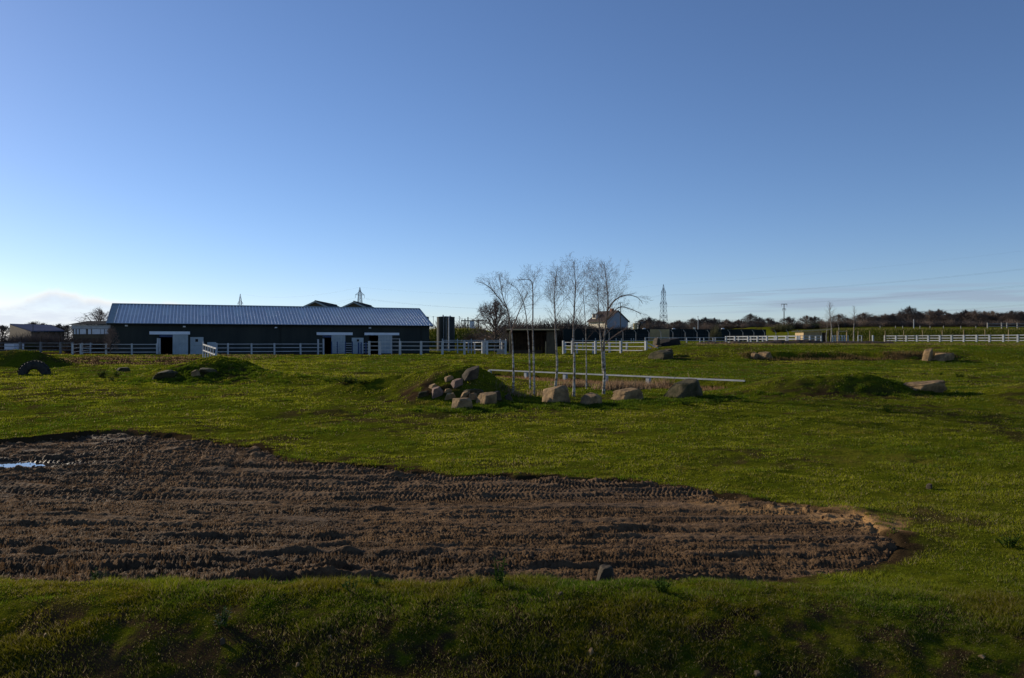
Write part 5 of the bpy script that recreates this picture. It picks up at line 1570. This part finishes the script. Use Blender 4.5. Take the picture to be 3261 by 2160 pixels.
# ------------------------------------------------------------------ grass, weeds, small stuff
def blades_mesh(name, P, Hh, Wd, lean, az, col, faz=None):
    """one triangle per blade: P base points (n,3)"""
    n = len(P)
    dx, dy = np.cos(az), np.sin(az)
    fa = rng.uniform(0, np.pi, n) if faz is None else faz
    sx, sy = np.cos(fa)*Wd/2, np.sin(fa)*Wd/2
    a = P + np.stack([sx, sy, np.zeros(n)], 1); b = P - np.stack([sx, sy, np.zeros(n)], 1)
    c = P + np.stack([dx*lean*Hh, dy*lean*Hh, Hh], 1)
    co = np.stack([a, b, c], 1).reshape(-1, 3)
    me = bpy.data.meshes.new(name)
    me.vertices.add(3*n); me.vertices.foreach_set('co', co.astype(np.float32).ravel())
    me.loops.add(3*n); me.loops.foreach_set('vertex_index', np.arange(3*n, dtype=np.int32))
    me.polygons.add(n); me.polygons.foreach_set('loop_start', np.arange(0, 3*n, 3, dtype=np.int32))
    at_ = me.color_attributes.new('Col', 'FLOAT_COLOR', 'POINT')
    cc = np.concatenate([np.repeat(col, 3, 0), np.ones((3*n, 1))], 1)
    at_.data.foreach_set('color', cc.astype(np.float32).ravel())
    me.materials.append(GRASS); me.update()
    return me

def lerp3(a, b, t): return np.array(a)[None, :]*(1-t[:, None]) + np.array(b)[None, :]*t[:, None]

def turf():
    n = 1250000
    Y = np.exp(rng.uniform(np.log(6.0), np.log(92), n))
    far = rng.random(n) < .12
    Y[far] = np.exp(rng.uniform(np.log(40), np.log(165), far.sum()))
    nf_ = rng.random(n) < .20
    Y[nf_] = rng.uniform(6.3, 9.2, nf_.sum())
    X = rng.uniform(-.74, .74, n)*(Y+1.2)
    soil = soil_mask(X, Y); sd = mud_sd(X, Y)
    big = NZ[0].fbm(X, Y, 5.0, 4); mid = NZ[4].fbm(X, Y, .9, 4, .6); sm = NZ[3].fbm(X, Y, .28, 3, .6)
    dens = np.clip(1.0 - soil*1.05, 0, 1)*np.clip(.72+1.3*mid+.8*sm, .10, 1)
    fore = (1-ss(8.6, 9.8, Y))
    dens = np.where(fore > .5, np.clip(dens*1.0 + .32, 0, 1), dens)
    keep = (rng.random(n) < dens) & (sd > .03+.15*sm)
    X, Y, big, mid, sm, soil, fore = (a[keep] for a in (X, Y, big, mid, sm, soil, fore)); n = len(X)
    Z = hgt(X, Y)-.004
    px = Y/781.0
    tuft = np.clip(.5+1.6*mid+1.0*sm, 0, 1.3)
    Hh = (.016+.030*tuft)*rng.uniform(.55, 1.35, n)
    edge = ss(1.1, .1, mud_sd(X, Y))*ss(10.5, 8.3, Y)
    Hh = Hh*(1+.9*edge*rng.random(n)) + fore*.010*tuft*rng.random(n)
    Hh = Hh*(1+.55*ss(20, 60, Y))*(1-.22*fore*ss(8.6, 8.0, Y))
    Wd = np.maximum(.0042, .80*px)*rng.uniform(.6, 1.3, n)
    lean = rng.uniform(.2, 1.25, n); az = rng.uniform(0, 2*np.pi, n)
    t = np.clip(.5+1.7*big+.7*mid+rng.normal(0, .22, n), 0, 1)
    col = lerp3((0.066, 0.116, 0.006), (0.240, 0.246, 0.013), t)
    # mossy yellow-green in the foreground, greener on the mounds
    fm = fore*np.clip(.3+2.0*NZ[5].fbm(X, Y, .7, 3), 0, 1)
    col = col*(1-fm[:, None]) + np.array((.130, .118, .006))[None]*fm[:, None]
    near_shade = fore*ss(8.2, 7.3, Y)*np.clip(.75-1.6*NZ[5].fbm(X, Y, .7, 3), 0, 1)  # darker blades nearest: slope shade and vignette put into the colour
    col = col*(1-.75*near_shade[:, None]) + np.array((.034, .032, .005))[None]*.75*near_shade[:, None]
    dead = rng.random(n) < (.07+.10*ss(0, .3, big)+.22*soil*(1-.6*fore)+.05*fore)
    col[dead] = lerp3((.20, .15, .065), (.30, .24, .12), rng.random(dead.sum()))
    col *= rng.uniform(.7, 1.25, n)[:, None]
    o = bpy.data.objects.new('grass', blades_mesh('grass', np.stack([X, Y, Z], 1), Hh, Wd, lean, az, col)); link(o)
    tag(o, 'short green grazed turf over the paddock and foreground bank', 'grass', kind='stuff')
turf()

def tussocks():
    """coarser lumps: deeper green rank grass round the rocks, on crests and on the bank"""
    cs = []
    def add(n, fx, fy, size, h, tone):
        for i in range(n):
            x, y = fx(), fy(); cs.append((x, y, size*rng.uniform(.5, 1.3), h*rng.uniform(.5, 1.3), tone))
    U = rng.uniform
    # foreground bank and its crest
    for i in range(620):
        y = U(6.2, 8.8); x = U(-.75, .75)*(y+1); cs.append((x, y, U(.06, .16), U(.014, .032), rng.choice([0, 0, 1, 2])))
    for i in range(260):
        x = U(-7, 4.6); y = 8.5+U(-.5, .45); cs.append((x, y, U(.06, .17), U(.03, .075), 1))
    # rank grass along the row of rocks and mound foot
    for (px, py, n, sp) in ((1480, 1310, 60, 1.1), (1560, 1296, 60, 1.0), (1700, 1290, 70, 1.2), (1790, 1296, 60, 1.0), (1880, 1296, 60, 1.0), (1980, 1285, 70, 1.2), (2080, 1285, 60, 1.2), (2180, 1275, 80, 1.3), (2270, 1262, 60, 1.2),
                            (480, 1212, 40, 1.6), (560, 1205, 60, 2.0), (660, 1200, 60, 2.2), (740, 1180, 60, 2.2), (800, 1185, 40, 1.8), (2940, 1250, 40, 1.2), (3020, 1240, 40, 1.0), (3000, 1152, 30, 2.0), (2100, 1150, 30, 1.5)):
        g = gp(px, py)
        for i in range(n):
            cs.append((g[0]+rng.normal(0, sp), g[1]+rng.normal(0, .5*sp), U(.12, .3), U(.07, .17), rng.choice([1, 1, 3])))
    # scattered tufts over the field
    for i in range(1500):
        y = math.exp(U(math.log(12), math.log(80))); x = U(-.74, .74)*y; cs.append((x, y, U(.10, .32)*(1+y/70), U(.03, .07)*(1+y/50), rng.choice([0, 1, 0, 4])))
    # rim of the wallow, far side
    for k in range(len(MUDP)):
        a, b = MUDP[k], MUDP[(k+1) % len(MUDP)]
        L = np.hypot(*(b-a))
        for i in range(int(L*9)):
            p = a+(b-a)*rng.random(); cs.append((p[0]+rng.normal(0, .15), p[1]+rng.normal(.12, .14), U(.06, .15), U(.035, .09), rng.choice([0, 1, 4])))
    cs = np.array(cs, float)
    m = mud_sd(cs[:, 0], cs[:, 1]) > -.02
    cs = cs[m]
    nb = np.clip((46*(cs[:, 2]/.15)).astype(int), 20, 90)
    idx = np.repeat(np.arange(len(cs)), nb); n = len(idx); C = cs[idx]
    a = rng.uniform(0, 2*np.pi, n); r = np.sqrt(rng.random(n))*C[:, 2]
    X = C[:, 0]+np.cos(a)*r; Y = C[:, 1]+np.sin(a)*r*.8
    f = r/C[:, 2]
    Z = hgt(X, Y)-.005
    Hh = C[:, 3]*(1-.55*f*f)*rng.uniform(.6, 1.2, n)
    Wd = np.maximum(.0045, .75*Y/781)*rng.uniform(.6, 1.2, n)
    tones = [((.085, .110, .005), (.15, .160, .008)), ((.055, .098, .005), (.110, .150, .008)), ((.11, .098, .007), (.15, .135, .010)), ((.035, .066, .005), (.07, .105, .007)), ((.13, .125, .012), (.20, .165, .026))]
    col = np.zeros((n, 3)); t = rng.random(n)
    for k, (c0, c1) in enumerate(tones):
        mk = C[:, 4] == k
        col[mk] = lerp3(c0, c1, t[mk])
    col *= rng.uniform(.75, 1.2, n)[:, None]
    o = bpy.data.objects.new('grass_tufts', blades_mesh('grass_tufts', np.stack([X, Y, Z], 1), Hh, Wd, rng.uniform(.1, .9, n)*(.4+f), a+rng.normal(0, .5, n), col)); link(o)
    tag(o, 'longer grass tufts round the rocks, crest and wallow edge', 'grass', kind='stuff')
tussocks()

def dry_grass():
    Ps, Hs, cols = [], [], []
    def band(n, f, h, c0, c1):
        for i in range(n):
            x, y = f(); Ps.append((x, y)); Hs.append(h*rng.uniform(.4, 1.2)); cols.append(np.array(c0)+(np.array(c1)-np.array(c0))*rng.random())
    e = RB-RA; Lr = np.hypot(*e); ev = e/Lr; nf = np.array([ev[1], -ev[0]]); nf = -nf if nf[1] > 0 else nf
    def ditch():
        t = rng.uniform(0, Lr-1); d = rng.uniform(-.1, 1.6); p = RA+ev*t+nf*d; return p[0], p[1]
    band(3800, ditch, .22, (.17, .095, .045), (.28, .17, .09))
    for (px, py, sp, n, h) in ((1985, 1238, .5, 500, .5), (2040, 1236, .7, 700, .45), (1940, 1240, .4, 260, .4), (1795, 1232, .35, 260, .4), (1850, 1232, .3, 200, .4), (2110, 1232, .3, 200, .6), (1740, 1262, .5, 150, .35), (1640, 1262, .4, 120, .35)):
        g = gp(px, py)
        band(n, lambda: (g[0]+rng.normal(0, sp), g[1]+rng.normal(0, sp*.7)), h, (.20, .12, .07), (.34, .24, .14))
    band(2600, lambda: (rng.uniform(20, 39), 68.7+rng.uniform(-.9, 1.2)), .24, (.085, .055, .020), (.17, .115, .04))
    band(2500, lambda: (rng.uniform(12, 60), rng.uniform(84, 88)), .25, (.16, .11, .04), (.24, .18, .08))
    band(9000, lambda: (rng.uniform(55, 130), rng.uniform(153, 170)), .4, (.09, .10, .02), (.16, .14, .04))
    band(2600, lambda: (rng.uniform(-42, -22), rng.uniform(60, 79)), .14, (.15, .10, .05), (.24, .16, .08))
    band(3000, lambda: (rng.uniform(-25, 3), rng.uniform(114, 128)), .4, (.12, .13, .03), (.2, .17, .06))
    P = np.array(Ps); Hh = np.array(Hs); col = np.array(cols); n = len(P)
    Z = hgt(P[:, 0], P[:, 1])-.01
    Wd = np.maximum(.005, .7*P[:, 1]/781)*rng.uniform(.6, 1.2, n)
    o = bpy.data.objects.new('dry_grass', blades_mesh('dry_grass', np.concatenate([P, Z[:, None]], 1), Hh, Wd, rng.uniform(.1, .6, n), rng.uniform(0, 6.28, n), col)); link(o)
    tag(o, 'dry brown grass stems in the ditch, on the cut bank and far banks', 'grass', kind='stuff')
dry_grass()

def leaf_plant(label, px, py, h, spread, seed, n=60, m=LEAFM, name='weed_clump', upright=.7, leaf=.1):
    g = gp(px, py); R = random.Random(seed)
    r = empty(name, tuple(g), label, 'weed', 'weeds in the paddock')
    ms, ml = MB(), MB()
    ns = max(3, n//9)
    for i in range(ns):
        a = R.uniform(0, 6.28); d = Vector((math.cos(a)*spread*R.random(), math.sin(a)*spread*R.random(), h*R.uniform(.55, 1)))
        b = Vector((d.x*.35, d.y*.35, -.02)); pts = [b, b.lerp(d, .5)+Vector((0, 0, .05*h)), d]
        ms.tube(pts, [.008, .006, .003], 4)
        for k in range(n//ns):
            t = .15+.85*(k+R.random())/(n//ns); p = b.lerp(d, t); az = R.uniform(0, 6.28); L = leaf*R.uniform(.6, 1.3)*(1.15-.6*t)
            o = Vector((math.cos(az), math.sin(az), R.uniform(-.25, upright))).normalized(); s = o.cross(Vector((0, 0, 1))).normalized()*L*.22
            v = len(ml.v); up = Vector((0, 0, L*.06))
            for q in (p, p+o*L*.45+s+up, p+o*L, p+o*L*.45-s+up): ml.v.append(tuple(q))
            ml.f += [(v, v+1, v+2), (v, v+2, v+3)]
    ms.build('stems', LEAFM, r); ml.build('leaves', m, r)
GREYLEAF = mat('grey_green_leaf', (.085, .11, .055), .8, (.05, .07, .035), 6, spec=.05)
leaf_plant('dark green weed clump right of the tyre', 322, 1204, .55, .55, 1, 160, leaf=.22)
leaf_plant('smaller weed clump next to the dark green one', 370, 1203, .5, .3, 2, 70, leaf=.2)
leaf_plant('small weed left of the left mound', 356, 1215, .3, .3, 3, 50, leaf=.18)
leaf_plant('sprawling dark weeds in the field left of the centre mound', 1105, 1222, .35, .75, 4, 170, leaf=.2)
leaf_plant('smaller sprawling weeds right of those left of the centre mound', 1150, 1225, .25, .5, 5, 90, leaf=.18)
leaf_plant('low weeds in the field below the sprawling dark weeds', 920, 1252, .15, .6, 6, 80, leaf=.14)
leaf_plant('tall dark weed on the right mound by the pale slab', 3055, 1204, .38, .5, 7, 130, leaf=.16)
leaf_plant('small weed left of the tall dark weed on the right', 2998, 1196, .22, .2, 8, 50, leaf=.12)
leaf_plant('weeds at the right end of the pale cracked slab', 3010, 1248, .2, .35, 9, 80, leaf=.12)
leaf_plant('weed casting a small shadow before the right mound', 2830, 1312, .35, .35, 10, 110, leaf=.12)
leaf_plant('leafy weeds in front of the very large mossy boulder', 2190, 1292, .28, .5, 11, 150, leaf=.11)
leaf_plant('leafy weeds right of the very large mossy boulder', 2290, 1285, .3, .4, 12, 120, leaf=.11)
leaf_plant('nettles growing on the dark side of the centre mound', 1600, 1240, .28, .5, 13, 110, leaf=.1)
leaf_plant('tall thistle on the crest between grass and mud', 1590, 1868, .33, .10, 14, 60, leaf=.085)
leaf_plant('small thistle left of the tall one on the crest', 1500, 1868, .16, .05, 15, 30, leaf=.06)
leaf_plant('low leafy weed on the crest left of the thistles', 1200, 1866, .12, .08, 16, 40, leaf=.06)
leaf_plant('low leafy weed on the crest near the left', 1118, 1882, .14, .14, 17, 60, leaf=.06)
leaf_plant('grey-green mugwort plant on the foreground bank', 708, 1990, .17, .12, 18, 110, GREYLEAF, leaf=.055)
leaf_plant('dark weed clump on the crest right of the cone-shaped stone', 2110, 1880, .15, .14, 19, 90, leaf=.07)
leaf_plant('dark weed in the turf at the right below the wallow', 3210, 1740, .2, .22, 20, 90, leaf=.09)
leaf_plant('bright green tuft weed on the crest at the left', 310, 1848, .13, .14, 21, 80, leaf=.06)

def clods():
    """loose lumps of earth on the wallow rim and trampled bank"""
    import bmesh
    bm = bmesh.new(); bmesh.ops.create_icosphere(bm, subdivisions=1, radius=1)
    bv = np.array([v.co[:] for v in bm.verts]); bf = np.array([[v.index for v in f.verts] for f in bm.faces]); bm.free()
    pts = []
    for k in range(len(MUDP)):
        a, b = MUDP[k], MUDP[(k+1) % len(MUDP)]; L = np.hypot(*(b-a))
        for i in range(int(L*16)):
            p = a+(b-a)*rng.random(); pts.append((p[0]+rng.normal(0, .28), p[1]+rng.normal(-.05, .28), rng.uniform(.010, .04)*rng.uniform(.5, 1.5)))
    for i in range(1700):
        x, y = rng.uniform(-15, 7), rng.uniform(9.5, 22); pts.append((x, y, rng.uniform(.006, .028)))
    for i in range(140):
        y = rng.uniform(5.3, 8.4); x = rng.uniform(-.72, .72)*y; pts.append((x, y, rng.uniform(.005, .013)))
    P = np.array(pts); sd = mud_sd(P[:, 0], P[:, 1])
    ok = (sd < .06) | (P[:, 1] < 8.4); P, sd = P[ok], sd[ok]; P[:, 2] *= np.where(sd > -.3, .7, 1)
    z = np.where(sd < 0, -.02+.0072*(P[:, 1]-10)+.02, hgt(P[:, 0], P[:, 1]))
    n = len(P); V = []
    s = rng.uniform(.6, 1.3, (n, 1, 3))*P[:, 2][:, None, None]
    V = bv[None]*(1+rng.uniform(-.28, .28, (n, len(bv), 1)))*s + np.stack([P[:, 0], P[:, 1], z+P[:, 2]*.3], 1)[:, None, :]
    Fc = (bf[None]+(np.arange(n)*len(bv))[:, None, None]).reshape(-1, 3)
    me = bpy.data.meshes.new('clods'); co = V.reshape(-1, 3)
    me.vertices.add(len(co)); me.vertices.foreach_set('co', co.astype(np.float32).ravel())
    me.loops.add(Fc.size); me.loops.foreach_set('vertex_index', Fc.astype(np.int32).ravel())
    me.polygons.add(len(Fc)); me.polygons.foreach_set('loop_start', np.arange(0, Fc.size, 3, dtype=np.int32))
    me.materials.append(mat('clod_earth', (.17, .105, .058), .95, (.09, .055, .031), 4.0, spec=0.0)); me.update()
    o = bpy.data.objects.new('earth_clods', me); link(o); tag(o, 'loose earth clods scattered along the wallow rim', 'clods', kind='stuff')
clods()
